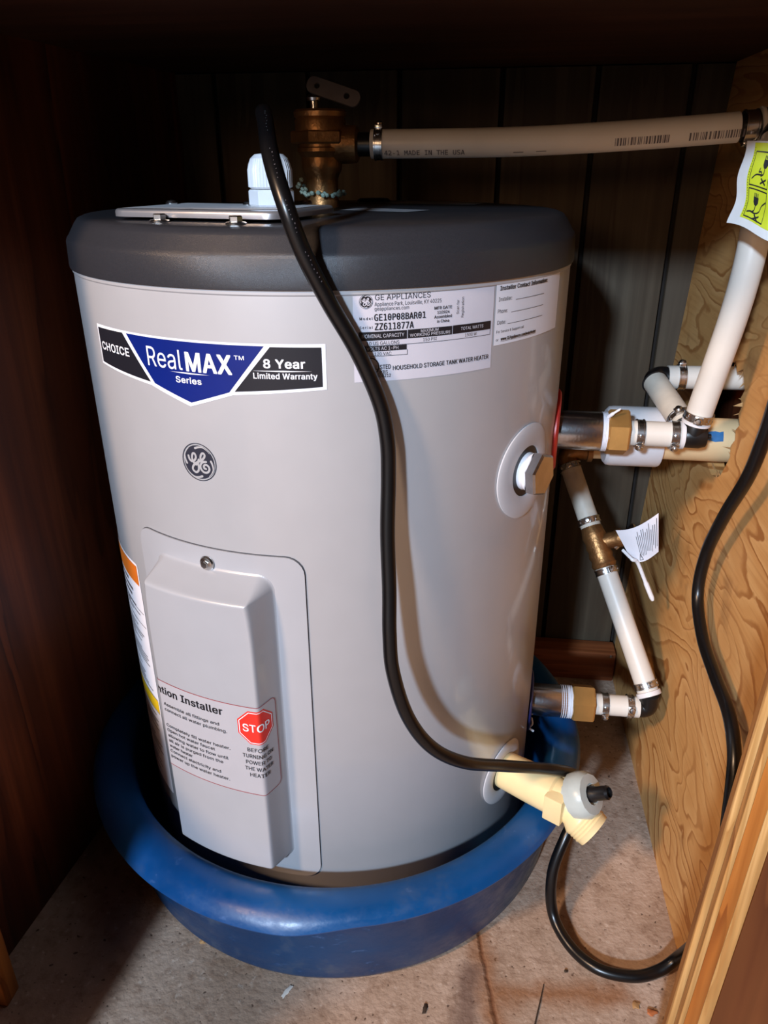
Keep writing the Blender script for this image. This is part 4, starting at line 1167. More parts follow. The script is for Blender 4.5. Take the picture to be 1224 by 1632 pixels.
# square wrench pads
mb.bevel_box((-0.006, -0.0205, -0.0135), (0.0115, 0.0205, 0.0135), 0.0012,
             Matrix.Translation(o_ + ax * 0.060) @ Matrix((ax, side, -down)).transposed().to_4x4())
jn = on_axis(AD, ZD, 0.267)
sp0 = jn - Vector((0.003, 0, 0))
spd = Vector((0.76, -0.47, -0.44)).normalized()
mb.lathe([(0.0140, 0.0), (0.0145, 0.015), (0.0180, 0.021), (0.0180, 0.0235), (0.0172, 0.025), (0.0180, 0.0265), (0.0172, 0.028), (0.0180, 0.0295), (0.0172, 0.031),
          (0.0180, 0.0325), (0.0172, 0.034), (0.0168, 0.038), (0.0125, 0.038), (0.0120, 0.026), (0.0, 0.024)], sp0, spd, 36)
drain = mb.build('drain_valve', 'valve_cream', H, label='cream plastic drain valve with threaded spout')
hd = Vector((0.72, -0.38, 0.58)).normalized()
h0 = jn + hd * 0.001 + Vector((0, 0, 0.003))
mb = MB().lathe([(0.0125, -0.004), (0.0130, 0.008), (0.0165, 0.0085), (0.0205, 0.011), (0.0210, 0.016), (0.0205, 0.023), (0.0175, 0.0275), (0.0095, 0.0285), (0.0080, 0.026), (0.0, 0.026)], h0, hd, 14)
mb.build('valve_nut', 'nut_grey', drain, smooth=32, label='milky grey plastic cap nut')
mb = MB().lathe([(0.0068, 0.022), (0.0072, 0.030), (0.0060, 0.032), (0.0062, 0.044), (0.0045, 0.046), (0.0045, 0.043), (0.0, 0.042)], h0, hd, 24)
mb.build('valve_stem', 'black_plastic', drain, label='black stem')
random.seed(12)
mb = MB()
for k in range(9):
    c = on_axis(AD, ZD, R + 0.0022) + side * random.uniform(-0.019, -0.016) + Vector((0, 0, random.uniform(-0.022, -0.006)))
    mb.lathe([(0.0, -0.0016), (0.0016, -0.0006), (0.0017, 0.0007), (0.0, 0.0016)], c, (random.random(), random.random(), 1), 8)
mb.build('tape_shred', 'tape', drain)

# hot and cold nipples with coloured rings
AH, ZH = -2.0, 0.4515
ACo, ZCo = 0.0, 0.1455
for al, zz, mat, nm, rr, lb in ((AH, ZH, 'red_plastic', 'hot_ring', 0.036, 'red ring'), (ACo, ZCo, 'blue_ring', 'cold_ring', 0.033, 'navy blue ring')):
    collar(al, zz, rr, 0.0185, mat, nm, lb, rise=0.0035)
    dark_well(al, zz, 0.019)
    mb = MB().lathe([(0.0172, -0.004), (0.0172, 0.040), (0.0165, 0.0415), (0.0165, 0.047)], on_axis(al, zz, R), radial(al), 48)
    np_ = mb.build('threaded_nipple', 'zinc', H, label='shiny zinc pipe nipple')
    prof = []
    for k in range(7):
        h = (0.0405 if al else 0.0335) + k * 0.0022 * (0.5 if al else 1.0)
        prof += [(0.0176, h), (0.0168, h + 0.0011 * (0.5 if al else 1.0))]
    MB().lathe(prof, on_axis(al, zz, R), radial(al), 40, cap=False).build('thread_tape', 'tape', np_)
mb = MB()
c = on_axis(ACo, ZCo, R + 0.004) + Vector((0, -0.010, -0.017))
mb.tube(catmull([c, c + Vector((0.001, -0.003, -0.006)), c + Vector((-0.002, -0.004, -0.011)), c + Vector((0.003, -0.005, -0.014))], 5), 0.0012, 8)
mb.build('tape_shred', 'tape', H)
mb = MB()
c = on_axis(AH, ZH, R + 0.044) + Vector((0, -0.008, 0.016))
mb.tube(catmull([c, c + Vector((0.003, -0.003, 0.004)), c + Vector((0.009, -0.004, 0.009))], 5), [0.0016] * 6 + [0.0010] * 4 + [0.0004], 8)
mb.build('tape_shred', 'tape', H)

# top: wiring cover with screws and cable gland
RZ = radians(-14.0)
PC = Vector((-0.048, -0.112, 0.0))
pmx = Matrix.Translation(PC) @ Matrix.Rotation(RZ, 4, 'Z')
bm = bmesh.new()
f = bm.faces.new([bm.verts.new((x, y, 0.6366)) for x, y in rrect(-0.066, -0.046, 0.066, 0.046, 0.012)])
r_ = bmesh.ops.extrude_face_region(bm, geom=[f])
for g in r_['geom']:
    if isinstance(g, bmesh.types.BMVert):
        g.co.z = 0.6415
bmesh.ops.recalc_face_normals(bm, faces=bm.faces[:])
top_edges = [e for e in bm.edges if all(v.co.z > 0.641 for v in e.verts)]
bmesh.ops.bevel(bm, geom=top_edges, offset=0.0022, segments=3, profile=0.5, affect='EDGES')
plate = MB().from_bm(bm, pmx)
wiring = plate.build('wiring_cover', 'chrome', H, label='shiny metal wiring cover on the cap')
p = Print(lambda s, t, e: pmx @ Vector((s, t, 0.6416 + e)), 0.0002)
p.poly([(-0.060, -0.038), (-0.052, -0.040), (-0.008, -0.040), (-0.004, -0.036), (0.0, -0.040), (0.040, -0.038), (0.046, -0.028), (0.060, -0.024), (0.060, 0.030), (0.02, 0.040),
        (-0.02, 0.036), (-0.060, 0.040)], step=1)
p.build('cover_label', 'foam_label', wiring, smooth=0, label='pale grey label on the wiring cover')
for x, y in ((-0.102, -0.078), (-0.036, -0.098), (0.0, -0.07)):
    mb = MB().lathe([(0.0042, 0.6415), (0.0044, 0.6425), (0.0034, 0.6440), (0.0, 0.6448)], (x, y, 0), (0, 0, 1), 20)
    mb.build('screw', 'steel', wiring)
for x, y in ((-0.080, -0.156), (-0.0215, -0.1765)):
    mb = MB().lathe([(0.0066, 0.6344), (0.0068, 0.6350), (0.0060, 0.6356), (0.004, 0.6358)], (x, y, 0), (0, 0, 1), 24)
    mb.prism(6, 0.0044, 0.6355, 0.6394, (x, y, 0), (0, 0, 1), chamfer=0.0007)
    mb.build('hex_screw', 'steel', H, label='small hex washer screw on the cap edge')
GX, GY = -0.017, -0.105
mb = MB().prism(6, 0.0158, 0.6418, 0.6525, (GX, GY, 0), (0, 0, 1), chamfer=0.0010, twist=radians(10))
gland = mb.build('cable_gland', 'white_nylon', H, label='white nylon cable gland')


def rib(k, r, h, a):
    return (r + (0.0005 if (int(a / (2 * pi) * 96) % 2 and 0 < k < 5) else 0.0), h)


MB().lathe([(0.0135, 0.6530), (0.0150, 0.6542), (0.0150, 0.6650), (0.0144, 0.6672), (0.0139, 0.6690), (0.0130, 0.6722), (0.0100, 0.6748), (0.0060, 0.6754), (0.0, 0.6754)],
           (GX, GY, 0), (0, 0, 1), 96, rfun=rib).build('dome_nut', 'white_nylon', gland, smooth=25)

# relief valve on top
VX, VY, VZ = -0.0065, 0.0245, 0.0
relief = MB()
relief.lathe([(0.014, 0.6348), (0.0135, 0.6405), (0.0132, 0.6497), (0.0134, 0.6559), (0.0140, 0.6595), (0.0166, 0.6640), (0.0172, 0.6693), (0.0168, 0.6738), (0.0186, 0.6765),
              (0.0200, 0.6783), (0.0200, 0.6809), (0.0185, 0.6818), (0.0185, 0.6841), (0.0205, 0.6850), (0.0212, 0.6881), (0.0212, 0.7015), (0.0200, 0.7033), (0.0215, 0.7042),
              (0.0218, 0.7077), (0.0205, 0.7095), (0.0, 0.7104)], (VX, VY, 0), (0, 0, 1), 48)
relief.prism(6, 0.0252, 0.6841, 0.6939, (VX, VY, 0), (0, 0, 1), chamfer=0.0012, twist=radians(18))
relief.lathe([(0.0150, 0.0), (0.0145, 0.020), (0.0140, 0.0245), (0.0110, 0.026)], (VX + 0.006, VY, 0.6835), (1, 0, 0), 32)
rv = relief.build('relief_valve', 'bronze', H, label='bronze relief valve with a test lever')
mb = MB().lathe([(0.0035, 0.709), (0.0035, 0.7155), (0.0055, 0.716), (0.0060, 0.718), (0.004, 0.7205), (0.0, 0.721)], (VX - 0.004, VY - 0.004, 0), (0, 0, 1), 20)
mb.build('valve_stem', 'steel', rv)
LD = Vector((0.94, -0.06, -0.30)).normalized()
LN = Vector((0.05, -0.93, 0.36))
LN = (LN - LD * LN.dot(LD)).normalized()
LU = LN.cross(LD)
lm = Matrix((LD, LU, LN)).transposed().to_4x4()
lm.translation = Vector((VX + 0.0125, VY - 0.009, 0.7215))
bm = bmesh.new()
eds = []
for loop in (rrect(-0.0215, -0.0065, 0.0235, 0.0065, 0.0055), [(-0.013 + 0.0024 * cos(i * pi / 5), 0.0024 * sin(i * pi / 5)) for i in range(10)],
             [(0.0125 + 0.0026 * cos(i * pi / 5), 0.0026 * sin(i * pi / 5)) for i in range(10)]):
    vv = [bm.verts.new((x, y, 0)) for x, y in loop]
    eds += [bm.edges.new((vv[i], vv[(i + 1) % len(vv)])) for i in range(len(vv))]
bmesh.ops.triangle_fill(bm, use_beauty=True, edges=eds)
r_ = bmesh.ops.extrude_face_region(bm, geom=bm.faces[:])
for g in r_['geom']:
    if isinstance(g, bmesh.types.BMVert):
        g.co.z = 0.0018
bmesh.ops.recalc_face_normals(bm, faces=bm.faces[:])
MB().from_bm(bm, lm).build('test_lever', 'dull_steel', rv, label='flat steel lever with two holes')
random.seed(5)
mb = MB()
for k in range(46):
    a = random.uniform(0, 2 * pi)
    rr = 0.0148 + random.uniform(0, 0.004)
    zc = 0.6435 + random.uniform(0, 0.004)
    if 2.6 < a < 3.9:
        zc += random.uniform(0, 0.010)
        rr += random.uniform(0.0, 0.004)
    mb.lathe([(0.0, -0.002), (0.0020, -0.0007), (0.0019, 0.0008), (0.0, 0.0020)], (VX + rr * cos(a), VY + rr * sin(a), zc), (random.random(), random.random(), 1), 7)
mb.build('sealant_crust', 'crust', rv, label='pale green crust round the valve foot')


# ------------------------------------------------------------------ pipes
def clamp(c, axis, r, ear, parent, w=0.0068):
    """stainless pinch clamp: band with rolled edges and a raised ear"""
    c, d = Vector(c), Vector(axis).normalized()
    e = Vector(ear)
    e = (e - d * e.dot(d)).normalized()
    g = d.cross(e)
    mb = MB().lathe([(r + 0.0002, -w / 2), (r + 0.0015, -w / 2), (r + 0.0015, -w / 2 + 0.0010), (r + 0.0010, -w / 2 + 0.0014), (r + 0.0010, w / 2 - 0.0014),
                     (r + 0.0015, w / 2 - 0.0010), (r + 0.0015, w / 2), (r + 0.0002, w / 2)], c, d, 36, cap=False)
    m = Matrix((d, g, e)).transposed().to_4x4()
    m.translation = c + e * (r + 0.0012)
    mb.bevel_box((-w / 2, -0.0038, -0.001), (w / 2, 0.0038, 0.0026), 0.0008, m)
    mb.lathe([(0.0, -0.0002), (0.0032, 0.0), (0.0032, 0.0014), (0.0022, 0.0026), (0.0, 0.003)], c + e * (r + 0.0034), e, 16)
    for q in (0.85, -0.85):
        e3 = (e * cos(q) + g * sin(q))
        mb.lathe([(0.0017, 0.0), (0.0015, 0.0010), (0.0, 0.0014)], c + e3 * (r + 0.0008), e3, 10)
    return mb.build('hose_clamp', 'steel', parent)


RT = 0.0111


def tube(pts, parent, mat='pex', sub=10, r=RT, name='tube', label=None):
    return MB().tube(catmull(pts, sub) if len(pts) > 2 else pts, r, 28).build(name, mat, parent, label=label)


def ring(c, axis, r, w, mat, parent, name):
    return MB().lathe([(r - 0.001, -w / 2), (r, -w / 2 + 0.0005), (r, w / 2 - 0.0005), (r - 0.001, w / 2)], c, axis, 36).build(name, mat, parent)


# 1. discharge tube from the relief valve to the right wall
relief_pipe = thing('discharge_pipe', 'white plastic tube running across from the bronze relief valve to the right', 'pipe', (0.03, VY, 0.683))
z0 = 0.6835
path1 = [(0.036, VY, z0 + 0.0002), (0.09, VY, z0 + 0.0003), (0.15, VY, z0 + 0.0008), (0.21, VY, z0 + 0.0030), (0.27, VY, z0 + 0.0062), (0.326, VY, z0 + 0.0098)]
P1 = catmull(path1, 10)
pt = MB().tube(P1, RT, 28).build('tube', 'pex', relief_pipe)
MB().lathe([(0.0092, 0), (0.0092, 0.016), (0.0105, 0.0165), (0.0105, 0.018)], (0.0215, VY, z0), (1, 0, 0), 24).build('barb', 'black_plastic', relief_pipe)
clamp((0.0425, VY, z0), (1, 0, 0), RT, (-0.1, 0, 1), relief_pipe)
clamp((0.3345, VY, z0 + 0.0105), (1, 0, 0.05), RT - 0.0006, (0, -0.3, -1), relief_pipe, w=0.010)
MB().tube([(0.325, VY, z0 + 0.0098), (0.342, VY, z0 + 0.0108)], 0.0098, 24).build('barb', 'black_plastic', relief_pipe)
ring((0.3425, VY, z0 + 0.0108), (1, 0, 0.05), 0.0135, 0.003, 'pex_old', relief_pipe, 'stop_ring')
MB().tube(catmull([(0.343, VY, z0 + 0.0108), (0.3515, VY - 0.002, z0 + 0.0105), (0.3545, VY - 0.009, z0 + 0.007), (0.3515, 0.0070, z0 + 0.001)], 8), 0.0125, 24).build('elbow', 'black_plastic', relief_pipe)


def along(P):
    """map (s along the tube, t up round its near side) onto a tube laid roughly along x"""
    L = [0.0]
    for a, b in zip(P, P[1:]):
        L.append(L[-1] + (b - a).length)

    def f(s, t, e):
        k = 0
        while k < len(L) - 2 and L[k + 1] < s:
            k += 1
        q = (s - L[k]) / (L[k + 1] - L[k])
        c = P[k].lerp(P[k + 1], q)
        d = (P[k + 1] - P[k]).normalized()
        n0 = Vector((0, -1, 0))
        upv = n0.cross(d) * -1
        if upv.z < 0:
            upv = -upv
        a = t / RT
        return c + (n0 * cos(a) + upv * sin(a)) * (RT + e)
    return f


am = along(P1)
p = Print(am, 0.00035)
p.text('42-1 MADE IN THE USA', 0.012, 0.078, -0.0094, 0.0042, 0.004, mono=True)
random.seed(21)
for s0_, s1_ in ((0.196, 0.237), (0.252, 0.293)):
    s = s0_
    while s < s1_:
        w = random.choice((0.0005, 0.0008, 0.0013))
        for q in range(5):
            p.rect(s, -0.0075 + 0.00118 * q, s + w, -0.0075 + 0.00118 * (q + 1))
        s += w + random.choice((0.0006, 0.0010, 0.0016))
for s in (0.117, 0.135):
    p.rect(s, -0.0088, s + 0.008, -0.0082)
p.build('print_marks', 'ink_soft', pt, smooth=0, kind='stuff')

# 2. hot line
hot = thing('hot_water_pipe', 'white tube assembly with black tee joined to the upper brass nut', 'pipe', (0.25, -0.009, ZH))
ah = radial(AH)
b0 = on_axis(AH, ZH, 0)
MB().prism(6, 0.0208, 0.2490, 0.2675, b0, ah, chamfer=0.0016, twist=radians(0)).build('brass_nut', 'brass', hot, smooth=25)
MB().lathe([(0.0095, 0.266), (0.0095, 0.272)], b0, ah, 24).build('barb', 'brass', hot)
MB().tube([b0 + ah * 0.2685, b0 + ah * 0.3140], RT, 28).build('tube', 'pex', hot)
clamp(b0 + ah * 0.2775, ah, RT, (0, -1, -0.9), hot)
clamp(b0 + ah * 0.3065, ah, RT, (0, -1, -0.7), hot)
ring(b0 + ah * 0.3130, ah, RT + 0.0012, 0.004, 'pvc_white', hot, 'stop_ring')
tc = b0 + ah * 0.3215
tee = MB().lathe([(0.0100, -0.007), (0.0108, -0.004), (0.0110, 0.006), (0.0096, 0.0115), (0.0, 0.0140)], tc, ah, 28)
up_d = Vector((0.0107, -0.0068, 0.0782)).normalized()
bk_d = Vector((-0.20, 0.55, 0.20)).normalized()
tee.lathe([(0.0104, 0.0), (0.0104, 0.011), (0.0095, 0.013)], tc, up_d, 28)
tee.lathe([(0.0108, 0.0), (0.0108, 0.014), (0.0095, 0.016)], tc, bk_d, 28)
tee.lathe([(0.0, -0.0018), (0.0022, -0.001), (0.0022, 0.001), (0.0, 0.002)], tc + ah * 0.0150, ah, 12)
tee.build('tee', 'black_plastic', hot, smooth=40)
ring(tc + up_d * 0.0130, up_d, RT + 0.0010, 0.003, 'pvc_white', hot, 'stop_ring')
clamp(tc + up_d * 0.0190, up_d, RT, (-0.2, -1, 0.2), hot)
e_top = (0.3500, 0.0050, 0.6830)
tube([tc + up_d * 0.0145, (0.3262, -0.0145, 0.4890), (0.3293, -0.0168, 0.5120), (0.3345, -0.0222, 0.5560), (0.3370, -0.0260, 0.5925), (0.3384, -0.0240, 0.6198), (0.3398, -0.0180, 0.6461), (0.3435, -0.0060, 0.6690), e_top], hot)
# greyed branch going back to an elbow and a stub through the wall
eb = Vector((0.3005, 0.0715, 0.4795))
bd = (eb - tc).normalized()
MB().tube([tc + bd * 0.014, eb - bd * 0.004], RT, 28).build('tube', 'pex_old', hot, label='greyed dirty tube')
clamp(tc + bd * 0.022, bd, RT, (-0.5, 0, 1), hot)
MB().tube(catmull([eb - bd * 0.014, eb - bd * 0.003, eb + Vector((0.006, 0.006, 0.001)), eb + Vector((0.018, 0.006, 0.001))], 6), 0.0098, 24).build('elbow', 'black_plastic', hot)
ring(eb - bd * 0.0045, bd, RT + 0.0012, 0.002, 'black_plastic', hot, 'stop_ring')
sd0 = eb + Vector((0.014, 0.006, 0.001))
MB().tube([sd0, sd0 + Vector((0.082, 0, 0.001))], RT, 28).build('tube', 'pex', hot)
clamp(sd0 + Vector((0.0125, 0, 0)), (1, 0, 0.01), RT, (0.1, 0, 1), hot)

# 3. cold line
cold = thing('cold_water_pipe', 'white tube with brass shutoff rising from the lower brass nut behind the heater', 'pipe', (0.25, 0, ZCo))
ac = radial(ACo)
c0 = on_axis(ACo, ZCo, 0)
MB().prism(6, 0.0205, 0.2490, 0.2720, c0, ac, chamfer=0.0016, twist=radians(0)).build('brass_nut', 'brass', cold, smooth=25)
MB().lathe([(0.0098, 0.271), (0.0098, 0.277)], c0, ac, 24).build('barb', 'brass', cold)
MB().tube([c0 + ac * 0.2735, c0 + ac * 0.3190], RT, 28).build('tube', 'pex', cold)
clamp(c0 + ac * 0.2835, ac, RT, (0, -1, -0.5), cold)
clamp(c0 + ac * 0.3095, ac, RT, (0, -1, 0.4), cold)
ec = c0 + ac * 0.3270
ctop = Vector((0.2385, 0.148, 0.3640))
cb = ec + Vector((0.0005, 0.001, 0.0165))
cd = (ctop - cb).normalized()
MB().tube(catmull([c0 + ac * 0.3175, c0 + ac * 0.3235, c0 + ac * 0.3275 + Vector((0, 0, 0.004)), cb], 8), 0.0104, 24).build('elbow', 'black_plastic', cold)
ring(cb + cd * 0.001, cd, RT + 0.0016, 0.0055, 'pvc_white', cold, 'stop_ring')


def cp(t):
    return cb + (ctop - cb) * t


Lc = (ctop - cb).length
vt = 0.615
MB().tube([cp(0.0), cp(vt - 0.022 / Lc)], RT, 28).build('tube', 'pex', cold)
MB().tube([cp(vt + 0.022 / Lc), cp(0.985)], RT, 28).build('tube', 'pex_old', cold)
clamp(cp(0.010 / Lc), cd, RT, (0.35, -1, 0.2), cold)
clamp(cp(vt - 0.028 / Lc), cd, RT, (0.5, -1, 0), cold)
clamp(cp(vt + 0.030 / Lc), cd, RT, (-0.2, -1, 0.3), cold)
clamp(cp(0.972), cd, RT, (-0.2, -1, 0.3), cold)
bx = Vector((1, 0, 0)) - cd * cd.x
bx.normalize()
val = MB().lathe([(0.0115, -0.024), (0.0135, -0.020), (0.0118, -0.014), (0.0132, -0.010), (0.0118, -0.004), (0.0130, 0.000), (0.0118, 0.006), (0.0132, 0.012), (0.0120, 0.018), (0.0110, 0.024)], cp(vt), cd, 28)
val.lathe([(0.0095, 0.0), (0.0088, 0.020), (0.0100, 0.022), (0.0100, 0.028), (0.0, 0.029)], cp(vt) + cd * 0.004, (bx + Vector((0, -0.25, 0.1))).normalized(), 24)
vb = val.build('shutoff_valve', 'bronze', cold, label='tarnished brass shutoff valve')
kd = (bx + Vector((0, -0.25, 0.1))).normalized()
kc = cp(vt) + cd * 0.004 + kd * 0.030
MB().bevel_box((-0.0025, -0.006, -0.016), (0.0025, 0.006, 0.016), 0.0012, Matrix.Translation(kc) @ Matrix.Rotation(radians(35), 4, 'Y')).build('lever', 'steel', vb)
# brass elbow at the top and a short stub to the right
tc2 = ctop + cd * 0.004
MB().tube(catmull([ctop - cd * 0.004, tc2, tc2 + Vector((0.006, 0.002, 0.007)), tc2 + Vector((0.022, 0.002, 0.009))], 6), 0.0105, 24).build('elbow', 'bronze', cold)
ring(tc2 + Vector((0.024, 0.002, 0.009)), (1, 0, 0), 0.0128, 0.006, 'bronze', cold, 'stop_ring')
MB().tube([tc2 + Vector((0.020, 0.002, 0.009)), tc2 + Vector((0.075, 0.002, 0.010))], 0.0092, 24).build('stub_pipe', 'pvc_cream', cold)

# 4. cream waste pipe with white coupling
wy, wz = 0.050, 0.4285
waste = thing('waste_pipe', 'cream plastic pipe with a white coupling passing through the broken plywood hole', 'pipe', (0.26, wy, wz))
MB().tube([(0.300, wy, wz), (0.409, wy, wz - 0.001)], 0.0208, 40).build('pipe', 'pvc_cream', waste)
MB().lathe([(0.0255, 0.2580), (0.0282, 0.2605), (0.0288, 0.264), (0.0288, 0.3070), (0.0280, 0.3090), (0.0215, 0.3090)], (0, wy, wz), (1, 0, 0), 48).build('coupling', 'pvc_white', waste)


def pipe_map(s, t, e):
    a = t
    return Vector((s, wy - (0.0208 + e) * cos(a), wz - 0.0005 + (0.0208 + e) * sin(a)))


p = Print(pipe_map, 0.0003)
vv = []
n = 14
for i in range(n + 1):
    s = 0.312 + (0.362 - 0.312) * i / n
    w = 0.30 + 0.16 * i / n
    mid = 0.52 - 0.004 * i
    vv.append((s, mid - w / 2 - 0.03 * sin(i * 1.7), mid + w / 2 + 0.03 * sin(i * 2.3)))
for (s0_, a0_, a1_), (s1_, b0_, b1_) in zip(vv, vv[1:]):
    p.add([pipe_map(s0_, a0_ + (a1_ - a0_) * k / 3, 0.0003) for k in range(4)] + [pipe_map(s1_, b0_ + (b1_ - b0_) * k / 3, 0.0003) for k in range(4)],
          [(k, k + 4, k + 5, k + 1) for k in range(3)])
p.build('blue_mark', 'blue_mark', waste, label='blue primer smear')
p = Print(lambda s, t, e: Vector((s, wy - (0.029 + e) * cos(t / 0.029), wz + (0.029 + e) * sin(t / 0.029))), 0.0003)
p.rect(0.276, 0.0105, 0.3035, 0.0108)
s = 0.280
while s < 0.302:
    w = random.choice((0.0005, 0.0009, 0.0014))
    p.rect(s, 0.0120, s + w, 0.0165)
    s += w + random.choice((0.0005, 0.0008))
p.build('print_marks', 'ink_soft', waste, smooth=0, kind='stuff')

# ------------------------------------------------------------------ power cord
cord_pts = [(GX, GY, 0.6756), (GX + 0.0005, GY - 0.003, 0.686), (GX + 0.004, GY - 0.022, 0.6985), (-0.0015, -0.165, 0.6925), (0.010, -0.200, 0.6725), (0.0212, -0.2175, 0.6480), (0.030, -0.2165, 0.622),
            (0.043, -0.2105, 0.593), (0.059, -0.2045, 0.562), (0.072, -0.2005, 0.529), (0.077, -0.2010, 0.504), (0.078, -0.2030, 0.478), (0.078, -0.209, 0.439),
            (0.080, -0.216, 0.399), (0.081, -0.223, 0.367), (0.084, -0.227, 0.337), (0.095, -0.226, 0.297), (0.113, -0.217, 0.262), (0.138, -0.199, 0.2335),
            (0.170, -0.164, 0.2010), (0.2015, -0.140, 0.1795), (0.2230, -0.128, 0.1680), (0.2400, -0.112, 0.1500), (0.2540, -0.103, 0.1250), (0.2500, -0.112, 0.1060), (0.2370, -0.130, 0.0890), (0.2265, -0.145, 0.0570), (0.2290, -0.158, 0.0200),
            (0.2440, -0.1810, 0.0075), (0.267, -0.1995, 0.0062), (0.298, -0.2030, 0.0062), (0.322, -0.1955, 0.0085), (0.338, -0.1900, 0.022), (0.3425, -0.2020, 0.055), (0.3430, -0.2280, 0.105),
            (0.3400, -0.2360, 0.168), (0.3365, -0.2240, 0.208), (0.3365, -0.2130, 0.248), (0.338, -0.1990, 0.268), (0.339, -0.172, 0.281), (0.339, -0.130, 0.285),
            (0.339, -0.085, 0.292), (0.3395, -0.050, 0.315), (0.340, -0.050, 0.357), (0.340, -0.076, 0.406), (0.340, -0.107, 0.451), (0.339, -0.124, 0.487), (0.337, -0.137, 0.520), (0.335, -0.146, 0.556), (0.334, -0.148, 0.600)]
cord = MB().tube(catmull(cord_pts, 10), 0.0052, 18).build('power_cord', 'cord')
tag(cord, 'black power cord looping from the white gland down the heater and along the plywood', 'cord')
# worn white print along the first stretch
cc = catmull(cord_pts[2:8], 24)
mb = MB()
random.seed(9)
for k in range(4, len(cc) - 3, 2):
    if (k // 8) % 3 == 2:
        continue
    d = (cc[k + 1] - cc[k]).normalized()
    n0 = Vector((0.25, -0.75, 0.55))
    n0 = (n0 - d * n0.dot(d)).normalized()
    g = d.cross(n0)
    c = cc[k] + n0 * 0.00528 + g * random.uniform(-0.0005, 0.0005)
    w, l = random.uniform(0.0002, 0.0005), random.uniform(0.0002, 0.0006)
    mb.add([c - g * w - d * l, c + g * w - d * l * 0.4, c + g * w * 0.6 + d * l, c - g * w * 0.7 + d * l * 0.7], [(0, 1, 2, 3)])
mb.build('print_marks', 'ink_soft', cord, smooth=0, kind='stuff')


# ------------------------------------------------------------------ tags
def sheet(fn, nu, nv, name, mat, parent=None, thick=0.0006):
    mb = MB()
    vv = [fn(i / nu, j / nv, 0.0) for j in range(nv + 1) for i in range(nu + 1)]
    vb_ = [fn(i / nu, j / nv, -thick) for j in range(nv + 1) for i in range(nu + 1)]
    W = nu + 1
    B = len(vv)
    ff = [(j * W + i, j * W + i + 1, (j + 1) * W + i + 1, (j + 1) * W + i) for j in range(nv) for i in range(nu)]
    ff += [tuple(B + k for k in reversed(f_)) for f_ in ff]
    rim = [i for i in range(nu)] + [j * W + nu for j in range(nv)] + [nv * W + i for i in range(nu, 0, -1)] + [j * W for j in range(nv, 0, -1)]
    for k in range(len(rim)):
        a, b = rim[k], rim[(k + 1) % len(rim)]
        ff.append((b, a, B + a, B + b))
    mb.add(vv + vb_, ff)
    return mb.build(name, mat, parent, smooth=40)


# yellow tag on the cord, upper right
TA, TBv, TCv, TD = Vector((0.3105, -0.060, 0.6815)), Vector((0.340, -0.084, 0.6800)), Vector((0.305, -0.062, 0.6290)), Vector((0.343, -0.092, 0.6150))
tn = (TBv - TA).cross(TCv - TA).normalized()
if tn.y > 0:
    tn = -tn


def tag_fn(u, v, e):
    top = TA.lerp(TBv, u)
    bot = TCv.lerp(TD, u)
    p = top.lerp(bot, v)
    curl = 0.0022 * sin(v * 5.0 + 1.0) * (1 - 0.5 * u) - 0.003 * max(0, 0.22 - u) / 0.22 * (0.5 + 0.5 * v)
    wob = 0.0012 * sin(u * 9.0 + v * 3)
    side_ = (TBv - TA).normalized()
    edge = 0.0018 * sin(v * 11.0) * (1 - u) * 0.6
    return p + tn * (curl + wob * 0.4 + e) + side_ * edge + Vector((0, 0, 0.0016 * sin(u * 7.0) * v))


ct = sheet(tag_fn, 14, 18, 'cord_tag', 'tag_white')
tag(ct, 'creased white and yellow plastic warning tag hanging at the upper right edge', 'tag')


def sub_fn(u0, u1, v0, v1, lift):
    return lambda u, v, e: tag_fn(u0 + (u1 - u0) * u, v0 + (v1 - v0) * v, lift + e)


tp = sheet(sub_fn(0.17, 1.0, 0.02, 0.90, 0.0004), 12, 18, 'yellow_print', 'tag_yellow', ct, 0.0003)
p = Print(lambda s, t, e: tag_fn(0.22 + (s - 0.44) * 0.56, 1 - t, 0.0006 + e), 0.0002)


def tstroke(pts, w=0.02, sub=5):
    p.stroke(pts, w, sub)


for box in (((0.44, 0.50), (0.96, 0.88)), ((0.44, 0.13), (0.96, 0.46))):
    (x0, y0), (x1, y1) = box
    for a, b_ in (((x0, y0), (x1, y0)), ((x1, y0), (x1, y1)), ((x1, y1), (x0, y1)), ((x0, y1), (x0, y0))):
        tstroke([a, ((a[0] + b_[0]) / 2, (a[1] + b_[1]) / 2), b_], 0.014, 2)
for (cx, cy, fl) in ((0.80, 0.76, 1), (0.66, 0.335, 1)):
    p.poly([(cx - 0.07, cy + 0.04), (cx - 0.07, cy - 0.02), (cx - 0.03, cy - 0.055), (cx + 0.03, cy - 0.055), (cx + 0.07, cy - 0.02), (cx + 0.07, cy + 0.04)], step=1)
    for dx in (-0.045, 0.0, 0.045):
        p.rect(cx + dx - 0.011, cy + 0.04, cx + dx + 0.011, cy + 0.085, step=1)
    tstroke([(cx, cy - 0.05), (cx, cy - 0.11), (cx - 0.06, cy - 0.14)], 0.02, 4)
tstroke([(0.50, 0.575), (0.60, 0.625), (0.74, 0.635), (0.72, 0.665), (0.66, 0.66), (0.68, 0.70)], 0.018)
tstroke([(0.48, 0.185), (0.58, 0.200), (0.70, 0.195), (0.80, 0.230), (0.84, 0.300), (0.94, 0.355)], 0.018)
for cx, cy in ((0.82, 0.565), (0.76, 0.155)):
    tstroke([(cx - 0.07, cy - 0.025), (cx, cy), (cx + 0.07, cy + 0.025)], 0.022)
    tstroke([(cx - 0.06, cy + 0.028), (cx, cy), (cx + 0.06, cy - 0.028)], 0.022)
for k in range(26):
    p.rect(0.385, 0.14 + k * 0.031, 0.40, 0.14 + k * 0.031 + 0.012, step=1)
